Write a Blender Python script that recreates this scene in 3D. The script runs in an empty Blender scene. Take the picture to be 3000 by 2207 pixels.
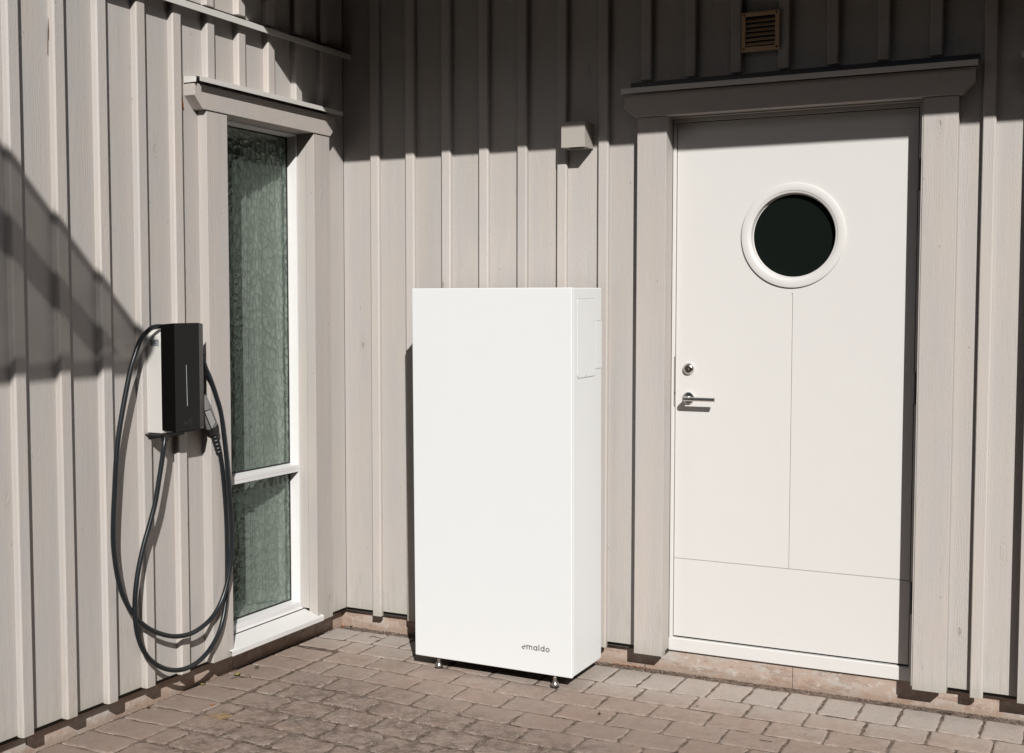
import bpy, math, random
from mathutils import Vector, Matrix, noise as mnoise

R = math.radians
scn = bpy.context.scene
col = scn.collection
random.seed(7)

# ------------------------------------------------------------------ camera
cam_d = bpy.data.cameras.new("camera")
cam = bpy.data.objects.new("camera", cam_d)
col.objects.link(cam)
cam_d.sensor_width = 36.0
cam_d.lens = 3558.36 / 3000 * 36.0
cam_d.clip_end = 500
rt = Vector((0.896011, 0.444031, 0.000915)); up = Vector((-0.026891, 0.052206, 0.998274)); fw = Vector((-0.443217, 0.894489, -0.058718))
mw = Matrix((rt, up, -fw)).transposed().to_4x4()
mw.translation = Vector((3.1369, -4.61493, 1.39076))
cam.matrix_world = mw
scn.camera = cam

# ------------------------------------------------------------------ world, sun, exposure
SUN_STRENGTH = 5.0
SKY_STRENGTH = 0.05
SDIR = Vector((-0.700, 1.0, -0.750)).normalized()          # the way the sunlight travels
sun_elev = math.asin(-SDIR.z)
sun_rot = math.atan2(-SDIR.x, -SDIR.y)
world = bpy.data.worlds.new("World")
scn.world = world
world.use_nodes = True
wn = world.node_tree
for n in list(wn.nodes): wn.nodes.remove(n)
sky = wn.nodes.new('ShaderNodeTexSky'); sky.sky_type = 'NISHITA'; sky.sun_disc = False
sky.sun_elevation = sun_elev; sky.sun_rotation = sun_rot
bg = wn.nodes.new('ShaderNodeBackground'); bg.inputs[1].default_value = SKY_STRENGTH
wo = wn.nodes.new('ShaderNodeOutputWorld')
wn.links.new(sky.outputs[0], bg.inputs[0]); wn.links.new(bg.outputs[0], wo.inputs[0])
sl = bpy.data.lights.new("sun", 'SUN'); sl.energy = SUN_STRENGTH; sl.angle = R(0.53); sl.color = (1.0, 0.984, 0.956)
sun = bpy.data.objects.new("sun", sl); col.objects.link(sun)
sun.rotation_euler = SDIR.to_track_quat('-Z', 'Y').to_euler()
sun.location = (6, -9, 8)
scn.cycles.diffuse_bounces = 1
scn.view_settings.view_transform = 'Standard'
scn.view_settings.look = 'None'
scn.view_settings.gamma = 1.0
scn.view_settings.use_curve_mapping = False
scn.view_settings.exposure = -0.12

# ------------------------------------------------------------------ node helpers
def new_mat(name):
    m = bpy.data.materials.new(name); m.use_nodes = True
    nt = m.node_tree
    for n in list(nt.nodes): nt.nodes.remove(n)
    out = nt.nodes.new('ShaderNodeOutputMaterial')
    return m, nt, out

class NB:
    def __init__(s, nt): s.nt = nt
    def n(s, t, **k):
        nd = s.nt.nodes.new(t)
        for a, b in k.items(): setattr(nd, a, b)
        return nd
    def link(s, a, b): s.nt.links.new(a, b)
    def setin(s, sock, v):
        if hasattr(v, 'is_output') or isinstance(v, bpy.types.NodeSocket): s.link(v, sock)
        else: sock.default_value = v
    def math(s, op, a, b=0.0, c=0.0, clamp=False):
        nd = s.n('ShaderNodeMath', operation=op, use_clamp=clamp)
        s.setin(nd.inputs[0], a); s.setin(nd.inputs[1], b)
        if op in ('MULTIPLY_ADD', 'SMOOTH_MIN', 'SMOOTH_MAX'): s.setin(nd.inputs[2], c)
        return nd.outputs[0]
    def vmath(s, op, a, b):
        nd = s.n('ShaderNodeVectorMath', operation=op)
        s.setin(nd.inputs[0], a); s.setin(nd.inputs[1], b)
        return nd.outputs[0]
    def comb(s, x, y, z):
        nd = s.n('ShaderNodeCombineXYZ')
        s.setin(nd.inputs[0], x); s.setin(nd.inputs[1], y); s.setin(nd.inputs[2], z)
        return nd.outputs[0]
    def sep(s, v):
        nd = s.n('ShaderNodeSeparateXYZ'); s.link(v, nd.inputs[0]); return nd.outputs
    def noise(s, v, scale=5.0, detail=4.0, rough=0.5, dist=0.0):
        nd = s.n('ShaderNodeTexNoise'); s.link(v, nd.inputs['Vector'])
        nd.inputs['Scale'].default_value = scale; nd.inputs['Detail'].default_value = detail
        nd.inputs['Roughness'].default_value = rough; nd.inputs['Distortion'].default_value = dist
        return nd.outputs['Fac']
    def voro(s, v, scale=5.0, feature='F1', rand=1.0):
        nd = s.n('ShaderNodeTexVoronoi', feature=feature); s.link(v, nd.inputs['Vector'])
        nd.inputs['Scale'].default_value = scale; nd.inputs['Randomness'].default_value = rand
        return nd
    def ramp(s, f, lo, hi, a=0.0, b=1.0):
        nd = s.n('ShaderNodeMapRange'); nd.interpolation_type = 'SMOOTHSTEP'
        s.setin(nd.inputs[0], f); nd.inputs[1].default_value = lo; nd.inputs[2].default_value = hi
        nd.inputs[3].default_value = a; nd.inputs[4].default_value = b
        return nd.outputs[0]
    def mix(s, f, a, b, mode='MIX'):
        nd = s.n('ShaderNodeMix', data_type='RGBA', blend_type=mode)
        s.setin(nd.inputs[0], f)
        s.setin(nd.inputs[6], a if not isinstance(a, tuple) else (*a, 1.0))
        s.setin(nd.inputs[7], b if not isinstance(b, tuple) else (*b, 1.0))
        return nd.outputs[2]
    def bump(s, h, strength=0.3, dist=0.002, normal=None):
        nd = s.n('ShaderNodeBump'); s.setin(nd.inputs['Strength'], strength)
        nd.inputs['Distance'].default_value = dist
        s.link(h, nd.inputs['Height'])
        if normal is not None: s.link(normal, nd.inputs['Normal'])
        return nd.outputs[0]
    def princ(s, color, rough=0.5, metal=0.0, normal=None, spec=0.5, coat=0.0):
        p = s.n('ShaderNodeBsdfPrincipled')
        s.setin(p.inputs['Base Color'], (*color, 1.0) if isinstance(color, tuple) else color)
        s.setin(p.inputs['Roughness'], rough); p.inputs['Metallic'].default_value = metal
        p.inputs['Specular IOR Level'].default_value = spec
        p.inputs['Coat Weight'].default_value = coat
        if normal is not None: s.link(normal, p.inputs['Normal'])
        return p.outputs[0]

def simple(name, color, rough=0.5, metal=0.0, spec=0.5, var=0.04, bscale=0.0, bstr=0.1, coat=0.0):
    """paint, metal or plastic with faint mottling and optional fine relief"""
    m, nt, out = new_mat(name); b = NB(nt)
    tc = b.n('ShaderNodeTexCoord').outputs['Object']
    f = b.noise(tc, 9.0, 5.0, 0.6)
    c = b.mix(b.math('MULTIPLY', f, 1.0), tuple(x * (1 - var) for x in color), tuple(min(1, x * (1 + var)) for x in color))
    nrm = None
    if bscale: nrm = b.bump(b.noise(tc, bscale, 3.0), bstr, 0.001)
    r = b.math('MULTIPLY_ADD', b.noise(tc, 30.0, 3.0), 0.12, rough - 0.06)
    b.link(b.princ(c, r, metal, nrm, spec, coat), out.inputs[0])
    return m

def wood(name, base, dirt=1.0, axis='z', bs=1.0):
    """rough sawn timber under opaque paint, grain along z (or along the other axis for heads)"""
    m, nt, out = new_mat(name); b = NB(nt)
    geo = b.n('ShaderNodeTexCoord').outputs['Object']
    rnd = b.n('ShaderNodeObjectInfo').outputs['Random']
    x, y, z = b.sep(geo)[0:3]
    if axis == 'z':
        u = b.math('ADD', x, y); w = z; t = b.math('SUBTRACT', x, y)
    else:
        u = z; w = b.math('ADD', x, y); t = b.math('SUBTRACT', x, y)
    w2 = b.math('ADD', w, b.math('MULTIPLY', rnd, 53.0))
    vec = b.comb(u, t, w2)
    def sc(a, c, e): return b.vmath('MULTIPLY', vec, (a, c, e))
    streak = b.noise(sc(26, 26, 1.1), 1.0, 5.0, 0.6)
    fibre = b.noise(sc(230, 230, 9), 1.0, 4.0, 0.65)
    saw = b.noise(sc(90, 90, 60), 1.0, 4.0, 0.7)
    # cathedral grain: warped bands that come and go
    warp = b.noise(sc(5, 5, 1.3), 1.0, 2.0, 0.5)
    ringc = b.math('MULTIPLY_ADD', warp, 0.22, b.math('MULTIPLY', u, 1.0))
    wv = b.n('ShaderNodeTexWave', wave_type='BANDS', bands_direction='X')
    b.link(b.comb(ringc, 0.0, 0.0), wv.inputs['Vector']); wv.inputs['Scale'].default_value = 42.0
    wv.inputs['Distortion'].default_value = 0.6; wv.inputs['Detail'].default_value = 2.0
    ringmask = b.ramp(b.noise(sc(7, 7, 1.6), 1.0, 2.0), 0.5, 0.68)
    ring = b.math('MULTIPLY', wv.outputs['Fac'], ringmask)
    # knots
    kv = b.voro(sc(7.5, 7.5, 3.2), 1.0)
    ksel = b.math('GREATER_THAN', b.sep(kv.outputs['Color'])[0], 0.70)
    kd = b.math('ADD', kv.outputs['Distance'], b.math('MULTIPLY_ADD', b.noise(sc(60, 60, 40), 1.0, 3.0), 0.12, -0.06))
    knot = b.math('MULTIPLY', b.ramp(kd, 0.02, 0.075, 1.0, 0.0), ksel)
    khalo = b.math('MULTIPLY', b.ramp(kd, 0.05, 0.28, 1.0, 0.0), ksel)
    kring = b.math('MULTIPLY', b.math('SINE', b.math('MULTIPLY', kd, 130.0)), khalo)
    # tiny nicks in the paint
    nick = b.voro(sc(34, 34, 13), 1.0)
    nsel = b.math('GREATER_THAN', b.sep(nick.outputs['Color'])[1], 0.86)
    nk = b.math('MULTIPLY', b.ramp(nick.outputs['Distance'], 0.03, 0.075, 1.0, 0.0), nsel)
    # colour
    blotch = b.noise(sc(9, 9, 2.4), 1.0, 4.0, 0.6)
    cool = tuple(base[i] * (0.955, 0.975, 0.99)[i] for i in range(3))
    warm = tuple(base[i] * (1.02, 1.0, 0.975)[i] for i in range(3))
    c = b.mix(b.ramp(blotch, 0.3, 0.7), cool, warm)
    lum = b.math('MULTIPLY_ADD', rnd, 0.12, 0.94)
    lum = b.math('MULTIPLY', lum, b.math('MULTIPLY_ADD', streak, 0.09, 0.955))
    lum = b.math('MULTIPLY', lum, b.math('MULTIPLY_ADD', fibre, 0.10, 0.95))
    c = b.mix(1.0, c, b.comb(lum, lum, lum), 'MULTIPLY')
    c = b.mix(b.math('MULTIPLY', knot, 0.5), c, tuple(v * 0.42 for v in base))
    c = b.mix(b.math('MULTIPLY', khalo, 0.12), c, tuple(base[i] * (0.8, 0.74, 0.66)[i] for i in range(3)))
    c = b.mix(b.math('MULTIPLY', nk, 0.7), c, tuple(v * 0.3 for v in base))
    # splash dirt and a touch of algae at the foot of the wall
    foot = b.math('MULTIPLY', b.ramp(z, 0.0, 0.34, 1.0, 0.0), b.ramp(b.noise(sc(30, 30, 6), 1.0, 5.0, 0.7), 0.42, 0.72))
    c = b.mix(b.math('MULTIPLY', foot, 0.30 * dirt), c, (0.27, 0.27, 0.21))
    edge = b.math('MULTIPLY', b.ramp(z, -0.03, 0.05, 1.0, 0.0), 0.35 * dirt)
    c = b.mix(edge, c, (0.30, 0.30, 0.22))
    h = b.math('MULTIPLY_ADD', saw, 0.55, b.math('MULTIPLY', fibre, 0.5))
    h = b.math('ADD', h, b.math('MULTIPLY', ring, 0.26))
    h = b.math('ADD', h, b.math('MULTIPLY', kring, 0.22))
    h = b.math('SUBTRACT', h, b.math('MULTIPLY', knot, 0.7))
    h = b.math('SUBTRACT', h, b.math('MULTIPLY', nk, 1.2))
    h = b.math('ADD', h, b.math('MULTIPLY', streak, 0.5))
    nrm = b.bump(h, 0.85 * bs, 0.0018)
    b.link(b.princ(c, 0.62, 0.0, nrm, 0.35), out.inputs[0])
    return m

TAUPE = (0.500, 0.460, 0.430)
M = {}
M['board'] = wood('painted_board', TAUPE)
M['batten'] = wood('painted_batten', (0.522, 0.476, 0.443))
M['trim'] = wood('painted_trim', (0.506, 0.461, 0.430))
M['head'] = wood('painted_head', (0.495, 0.446, 0.412), axis='h')
M['white_wood'] = simple('white_window_paint', (0.76, 0.745, 0.73), 0.42, var=0.02, bscale=60, bstr=0.08)
M['door_white'] = simple('door_paint', (0.705, 0.683, 0.655), 0.45, var=0.015, bscale=260, bstr=0.05)
M['cabinet'] = simple('cabinet_powder_coat', (0.79, 0.80, 0.795), 0.45, var=0.006, bscale=900, bstr=0.03)
M['sheet'] = simple('painted_sheet_metal', (0.67, 0.64, 0.60), 0.4, var=0.04, bscale=30, bstr=0.06)
M['white_sheet'] = simple('white_sheet_metal', (0.74, 0.72, 0.70), 0.38, var=0.03, bscale=20, bstr=0.05)
M['black'] = simple('black_cover_plastic', (0.005, 0.0045, 0.004), 0.20, var=0.1, bscale=1400, bstr=0.02, spec=0.16)
M['black_matt'] = simple('black_bracket', (0.018, 0.017, 0.016), 0.5, var=0.1)
M['rubber'] = simple('cable_rubber', (0.011, 0.0135, 0.0155), 0.34, var=0.3, bscale=120, bstr=0.12, spec=0.45)
M['dark_rubber'] = simple('plug_rubber', (0.012, 0.012, 0.012), 0.45, var=0.1)
M['gasket'] = simple('window_gasket', (0.012, 0.012, 0.014), 0.5)
M['grey_plastic'] = simple('charger_back_plastic', (0.60, 0.575, 0.54), 0.5, var=0.01)
M['plug_grey'] = simple('plug_grey_plastic', (0.22, 0.215, 0.21), 0.4, var=0.03)
M['plug_light'] = simple('plug_grip_plastic', (0.36, 0.35, 0.335), 0.5, var=0.02)
M['chrome'] = simple('satin_chrome', (0.72, 0.71, 0.69), 0.20, metal=1.0, var=0.03)
M['brass_core'] = simple('lock_core_metal', (0.35, 0.29, 0.22), 0.35, metal=1.0, var=0.1)
M['steel'] = simple('brushed_steel', (0.55, 0.54, 0.52), 0.28, metal=1.0, var=0.05)
M['hinge'] = simple('dark_hinge_metal', (0.09, 0.09, 0.095), 0.4, metal=0.6, var=0.1)
M['lamp'] = simple('lamp_grey_enamel', (0.43, 0.395, 0.35), 0.5, var=0.02, bscale=700, bstr=0.04)
M['lamp_in'] = simple('lamp_inside', (0.03, 0.03, 0.028), 0.3)
M['vent'] = simple('vent_tan_enamel', (0.66, 0.44, 0.28), 0.5, var=0.08)
M['void'] = simple('dark_void', (0.006, 0.006, 0.006), 0.8)
M['core'] = simple('wall_core', (0.05, 0.045, 0.04), 0.9)
M['plaster'] = simple('interior_plaster', (0.82, 0.83, 0.79), 0.8, var=0.03)
M['room'] = simple('interior_room_paint', (0.10, 0.115, 0.10), 0.8, var=0.1)
M['soffit'] = simple('soffit_paint', (0.05, 0.035, 0.025), 0.6, var=0.08, bscale=40, bstr=0.1)
M['screw'] = simple('screw_head', (0.05, 0.04, 0.035), 0.45, metal=0.5)
M['logo'] = simple('grey_print', (0.20, 0.185, 0.175), 0.6, var=0.02)
M['gap_grey'] = simple('gap_grey', (0.46, 0.46, 0.455), 0.6, var=0.02)
M['label'] = simple('grey_label', (0.30, 0.31, 0.33), 0.4, var=0.02)
M['label_ink'] = simple('label_ink', (0.03, 0.035, 0.045), 0.5)
M['emboss'] = simple('embossed_mark', (0.004, 0.004, 0.004), 0.2)
M['leaf'] = simple('yellow_leaf', (0.26, 0.22, 0.07), 0.6, var=0.3)
M['brown_leaf'] = simple('brown_leaf', (0.10, 0.055, 0.03), 0.7, var=0.3)
M['rust_leaf'] = simple('rust_leaf', (0.36, 0.13, 0.04), 0.7, var=0.3)
M['straw'] = simple('dry_straw', (0.36, 0.24, 0.11), 0.7, var=0.2)
M['twig'] = simple('dark_twig', (0.06, 0.045, 0.035), 0.8, var=0.3)
M['pebble'] = simple('pebble_stone', (0.20, 0.18, 0.16), 0.7, var=0.2)
M['led'] = simple('status_strip', (0.42, 0.45, 0.42), 0.3, var=0.02)

# porthole pane: dark tinted glass with the black room behind it
def m_dark_glass():
    m, nt, out = new_mat('dark_glass'); b = NB(nt)
    tc = b.n('ShaderNodeTexCoord').outputs['Object']
    d = b.ramp(b.noise(tc, 220.0, 3.0, 0.7), 0.66, 0.78)
    c = b.mix(b.math('MULTIPLY', d, 0.5), (0.0075, 0.0105, 0.009), (0.06, 0.07, 0.065))
    b.link(b.princ(c, 0.04, 0.0, None, 0.5), out.inputs[0]); return m
M['dark_glass'] = m_dark_glass()

# hammered glass of the narrow window
def m_hammered(name, cell, stretch, tint):
    m, nt, out = new_mat(name); b = NB(nt)
    tc = b.n('ShaderNodeTexCoord').outputs['Object']
    x, y, z = b.sep(tc)[0:3]
    v = b.comb(b.math('MULTIPLY', y, cell), b.math('MULTIPLY', z, cell / stretch), 0.0)
    wob = b.n('ShaderNodeTexNoise'); b.link(v, wob.inputs['Vector']); wob.inputs['Scale'].default_value = 0.7
    v2 = b.vmath('ADD', v, b.vmath('MULTIPLY', wob.outputs['Color'], (0.9, 0.9, 0.0)))
    ve = b.voro(v2, 1.0, 'DISTANCE_TO_EDGE', 0.9)
    edge = b.ramp(ve.outputs['Distance'], 0.0, 0.16)                   # 0 on the ridges between the dimples
    sm = b.voro(v2, 1.0, 'SMOOTH_F1', 0.9); sm.inputs['Smoothness'].default_value = 0.4
    fine = b.noise(v, 5.0, 3.0, 0.6)
    h = b.math('ADD', b.math('MULTIPLY', b.math('SUBTRACT', 1.0, edge), 0.55), b.math('MULTIPLY', sm.outputs['Distance'], 0.8))
    h = b.math('ADD', h, b.math('MULTIPLY', fine, 0.12))
    nrm = b.bump(h, 1.0, 0.0045)
    nrm_s = b.bump(h, 1.0, 0.0028)
    # tinted see-through part: dark ridge outlines in the tint stand in for refraction
    ridge = b.math('MULTIPLY_ADD', edge, 0.24, 0.78)
    cellv = b.math('MULTIPLY_ADD', b.sep(b.voro(v2, 1.0, 'F1', 0.9).outputs['Color'])[0], 0.14, 0.90)
    k = b.math('MULTIPLY', ridge, cellv)
    trc = b.mix(1.0, tint, b.comb(k, k, k), 'MULTIPLY')
    tr = b.n('ShaderNodeBsdfTransparent'); b.link(trc, tr.inputs[0])
    rf = b.n('ShaderNodeBsdfRefraction'); b.link(trc, rf.inputs['Color']); rf.inputs['IOR'].default_value = 1.35
    rf.inputs['Roughness'].default_value = 0.05; b.link(b.bump(h, 1.0, 0.0160), rf.inputs['Normal'])
    m0 = b.n('ShaderNodeMixShader'); m0.inputs[0].default_value = 0.24
    b.link(tr.outputs[0], m0.inputs[1]); b.link(rf.outputs[0], m0.inputs[2])
    gl = b.n('ShaderNodeBsdfGlossy'); gl.inputs['Roughness'].default_value = 0.27
    glc = b.mix(0.5, (0.78, 0.92, 0.82), b.comb(ridge, ridge, ridge), 'MULTIPLY')  # ridge outlines darkened in the reflection colour too
    b.link(glc, gl.inputs['Color']); b.link(b.bump(h, 1.0, 0.0040), gl.inputs['Normal'])
    df = b.n('ShaderNodeBsdfDiffuse'); df.inputs['Color'].default_value = (0.46, 0.64, 0.52, 1); b.link(b.bump(h, 1.0, 0.0200), df.inputs['Normal'])
    fr = b.n('ShaderNodeFresnel'); fr.inputs['IOR'].default_value = 1.5
    fk = b.math('MINIMUM', b.math('MULTIPLY_ADD', fr.outputs[0], 1.6, 0.02), 0.6)
    m1 = b.n('ShaderNodeMixShader'); m1.inputs[0].default_value = 0.08
    b.link(m0.outputs[0], m1.inputs[1]); b.link(df.outputs[0], m1.inputs[2])
    m2 = b.n('ShaderNodeMixShader'); b.link(fk, m2.inputs[0])
    b.link(m1.outputs[0], m2.inputs[1]); b.link(gl.outputs[0], m2.inputs[2])
    b.link(m2.outputs[0], out.inputs[0])
    return m
M['glass_up'] = m_hammered('hammered_glass', 34.0, 1.4, (0.95, 1.0, 0.96))
M['glass_low'] = m_hammered('hammered_glass_low', 26.0, 0.95, (0.95, 1.0, 0.96))

def m_plinth():
    m, nt, out = new_mat('plinth_render'); b = NB(nt)
    tc = b.n('ShaderNodeTexCoord').outputs['Object']
    x, y, z = b.sep(tc)[0:3]
    big = b.noise(b.vmath('MULTIPLY', tc, (6, 6, 14)), 1.0, 6.0, 0.65, 0.4)
    mid = b.noise(tc, 34.0, 6.0, 0.7)
    fine = b.noise(tc, 420.0, 3.0, 0.6)
    c = b.mix(b.ramp(big, 0.42, 0.54), (0.47, 0.42, 0.375), (0.45, 0.345, 0.285))
    c = b.mix(b.ramp(mid, 0.52, 0.72), c, (0.56, 0.52, 0.48))
    pat = b.ramp(b.noise(b.vmath('MULTIPLY', tc, (11, 11, 30)), 1.0, 4.0, 0.7), 0.55, 0.60)
    c = b.mix(b.math('MULTIPLY', pat, 0.6), c, (0.34, 0.235, 0.18))
    low = b.ramp(b.math('ADD', z, b.math('MULTIPLY_ADD', mid, 0.05, -0.025)), -0.095, -0.062, 1.0, 0.0)
    c = b.mix(b.math('MULTIPLY', low, 0.55), c, (0.30, 0.20, 0.14))
    stain = b.ramp(b.noise(b.vmath('MULTIPLY', tc, (22, 22, 5)), 1.0, 5.0, 0.7), 0.58, 0.75)
    c = b.mix(b.math('MULTIPLY', stain, 0.4), c, (0.17, 0.13, 0.11))
    h = b.math('ADD', b.math('MULTIPLY', mid, 1.6), b.math('MULTIPLY', fine, 0.35))
    h = b.math('ADD', h, b.math('MULTIPLY', pat, 0.8))
    b.link(b.princ(c, 0.85, 0.0, b.bump(h, 0.5, 0.0025), 0.25), out.inputs[0]); return m
M['plinth'] = m_plinth()

def m_paver():
    m, nt, out = new_mat('concrete_paver'); b = NB(nt)
    tc = b.n('ShaderNodeTexCoord').outputs['Object']
    rnd = b.n('ShaderNodeObjectInfo').outputs['Random']
    x, y, z = b.sep(tc)[0:3]
    fine = b.noise(tc, 330.0, 4.0, 0.7)
    grit = b.voro(tc, 260.0)
    mid = b.noise(tc, 22.0, 6.0, 0.65, 0.3)
    big = b.noise(tc, 4.2, 4.0, 0.55)
    c = b.mix(b.ramp(big, 0.35, 0.65), (0.445, 0.338, 0.280), (0.43, 0.355, 0.305))
    c = b.mix(b.math('MULTIPLY', b.math('GREATER_THAN', rnd, 0.72), 0.22), c, (0.44, 0.395, 0.355))
    c = b.mix(b.ramp(mid, 0.35, 0.70, 0.0, 0.75), c, (0.33, 0.245, 0.200))
    # the strip that stays dry along the back wall is paler
    pale = b.math('MULTIPLY', b.ramp(y, -0.42, -0.12), b.ramp(mid, 0.3, 0.6, 0.35, 0.9))
    c = b.mix(b.math('MULTIPLY', pale, 0.6), c, (0.52, 0.475, 0.435))
    spk = b.math('MULTIPLY_ADD', fine, 0.9, 0.55)
    c = b.mix(1.0, c, b.comb(spk, spk, spk), 'MULTIPLY')
    mott = b.math('MULTIPLY_ADD', b.noise(tc, 75.0, 5.0, 0.75), 0.45, 0.775)
    c = b.mix(1.0, c, b.comb(mott, mott, mott), 'MULTIPLY')
    # weathered, moss-darkened zone further out with pale lichen flecks
    d = b.math('ADD', b.math('MULTIPLY', y, -1.0), b.math('MULTIPLY', x, -0.02))
    wn_ = b.math('MULTIPLY_ADD', b.noise(tc, 3.3, 4.0, 0.6), 0.50, -0.25)
    c = b.mix(b.ramp(b.math('ADD', d, wn_), 0.08, 0.75, 0.0, 0.68), c, (0.26, 0.190, 0.155))
    d = b.math('ADD', b.math('MULTIPLY', y, -1.0), b.math('MULTIPLY', x, -0.16))
    wz = b.math('MULTIPLY', b.ramp(b.math('ADD', d, wn_), 0.46, 0.80), b.ramp(b.math('ADD', x, wn_), 0.12, 0.40))
    dk = b.math('MULTIPLY', wz, b.ramp(b.noise(tc, 17.0, 8.0, 0.72, 0.5), 0.38, 0.66))
    c = b.mix(b.math('MULTIPLY', dk, 0.74), c, (0.105, 0.078, 0.062))
    fl = b.noise(b.vmath('MULTIPLY', b.comb(b.math('ADD', x, b.math('MULTIPLY', y, 0.45)), b.math('SUBTRACT', y, b.math('MULTIPLY', x, 0.45)), z), (30, 62, 30)), 1.0, 5.0, 0.75)
    flm = b.math('MULTIPLY', b.ramp(fl, 0.555, 0.615), b.math('MULTIPLY_ADD', wz, 0.85, 0.05))
    c = b.mix(b.math('MULTIPLY', flm, 0.42), c, (0.58, 0.53, 0.48))
    ed = b.n('ShaderNodeAttribute', attribute_name='edge').outputs['Fac']
    en = b.math('MULTIPLY_ADD', b.noise(tc, 55.0, 5.0, 0.75), 1.6, -0.8)
    lip = b.math('MULTIPLY', b.ramp(b.math('ADD', ed, en), 0.72, 0.98), b.ramp(b.noise(tc, 9.0, 3.0), 0.40, 0.62, 0.15, 0.9))
    c = b.mix(b.math('MULTIPLY', lip, b.math('MULTIPLY_ADD', wz, 0.35, 0.45)), c, (0.57, 0.52, 0.47))
    en2 = b.math('MULTIPLY_ADD', b.noise(tc, 31.0, 6.0, 0.8), 1.9, -0.95)
    soot = b.math('MULTIPLY', b.ramp(b.math('ADD', ed, en2), 0.62, 1.0), b.math('MULTIPLY_ADD', wz, 0.60, 0.36))
    c = b.mix(soot, c, (0.11, 0.082, 0.066))
    dots = b.math('MULTIPLY', b.math('GREATER_THAN', b.sep(grit.outputs['Color'])[0], 0.965), b.ramp(grit.outputs['Distance'], 0.2, 0.45, 1.0, 0.0))
    c = b.mix(b.math('MULTIPLY', dots, 0.7), c, (0.62, 0.56, 0.50))
    dots2 = b.math('MULTIPLY', b.math('LESS_THAN', b.sep(grit.outputs['Color'])[1], 0.04), b.ramp(grit.outputs['Distance'], 0.2, 0.45, 1.0, 0.0))
    c = b.mix(b.math('MULTIPLY', dots2, 0.75), c, (0.05, 0.038, 0.034))
    # brown soil wash and damp along the house
    soil = b.math('MULTIPLY', b.ramp(b.noise(tc, 7.0, 4.0, 0.6), 0.52, 0.66), b.ramp(y, -1.0, -0.2, 0.6, 0.25))
    c = b.mix(b.math('MULTIPLY', soil, 0.45), c, (0.30, 0.205, 0.155))
    h = b.math('ADD', b.math('MULTIPLY', fine, 0.5), b.math('MULTIPLY', mid, 1.5))
    h = b.math('ADD', h, b.math('MULTIPLY', b.noise(tc, 110.0, 3.0, 0.6), 0.7))
    b.link(b.princ(c, 0.9, 0.0, b.bump(h, 0.5, 0.0022), 0.2), out.inputs[0]); return m
M['paver'] = m_paver()

def m_ground(name, ca, cb, sc, bs):
    m, nt, out = new_mat(name); b = NB(nt)
    tc = b.n('ShaderNodeTexCoord').outputs['Object']
    f = b.noise(tc, sc, 8.0, 0.75); g = b.noise(tc, sc * 9, 3.0, 0.6)
    c = b.mix(b.ramp(f, 0.3, 0.7), ca, cb)
    b.link(b.princ(c, 0.95, 0.0, b.bump(b.math('ADD', f, g), bs, 0.006), 0.1), out.inputs[0]); return m
M['bed'] = m_ground('joint_sand', (0.06, 0.042, 0.032), (0.30, 0.23, 0.185), 28.0, 0.6)
M['yard'] = m_ground('lawn', (0.022, 0.040, 0.014), (0.045, 0.070, 0.025), 30.0, 0.8)
M['sky_block_hedge'] = m_ground('sky_block_foliage', (0.018, 0.034, 0.012), (0.045, 0.075, 0.028), 5.0, 1.0)
M['grit'] = m_ground('loose_grit', (0.14, 0.095, 0.07), (0.46, 0.37, 0.31), 70.0, 0.2)

def m_shade_cast(name, t, dif):
    m, nt, out = new_mat(name); b = NB(nt)
    tc = b.n('ShaderNodeTexCoord').outputs['Object']
    f = b.noise(b.vmath('MULTIPLY', tc, (2, 9, 9)), 1.0, 4.0, 0.6)
    k = b.math('MULTIPLY_ADD', f, t * 0.9, t * 0.55)
    tr = b.n('ShaderNodeBsdfTransparent'); b.link(b.comb(k, k, b.math('MULTIPLY', k, 0.97)), tr.inputs[0])
    df = b.n('ShaderNodeBsdfDiffuse'); df.inputs['Color'].default_value = (*dif, 1)
    ad = b.n('ShaderNodeMixShader'); ad.inputs[0].default_value = 0.15
    b.link(tr.outputs[0], ad.inputs[1]); b.link(df.outputs[0], ad.inputs[2])
    b.link(ad.outputs[0], out.inputs[0]); return m
def m_sheer():  # cloth of the added layers that grade the window glass
    m, nt, out = new_mat('gradient_sheer'); b = NB(nt)
    tr = b.n('ShaderNodeBsdfTransparent'); df = b.n('ShaderNodeBsdfDiffuse'); df.inputs['Color'].default_value = (0.86, 0.88, 0.85, 1)
    tl = b.n('ShaderNodeBsdfTranslucent'); tl.inputs['Color'].default_value = (0.86, 0.88, 0.85, 1)
    a = b.n('ShaderNodeMixShader'); a.inputs[0].default_value = 0.35; b.link(df.outputs[0], a.inputs[1]); b.link(tl.outputs[0], a.inputs[2])
    c = b.n('ShaderNodeMixShader'); c.inputs[0].default_value = 0.80; b.link(tr.outputs[0], c.inputs[1]); b.link(a.outputs[0], c.inputs[2])
    b.link(c.outputs[0], out.inputs[0]); return m
M['sheer'] = m_sheer()
M['shade_cast'] = m_shade_cast('added_shade_net', 0.23, (0.3, 0.3, 0.28))
M['shade_cast_dense'] = m_shade_cast('added_shade_net_dense', 0.22, (0.25, 0.25, 0.24))

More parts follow.
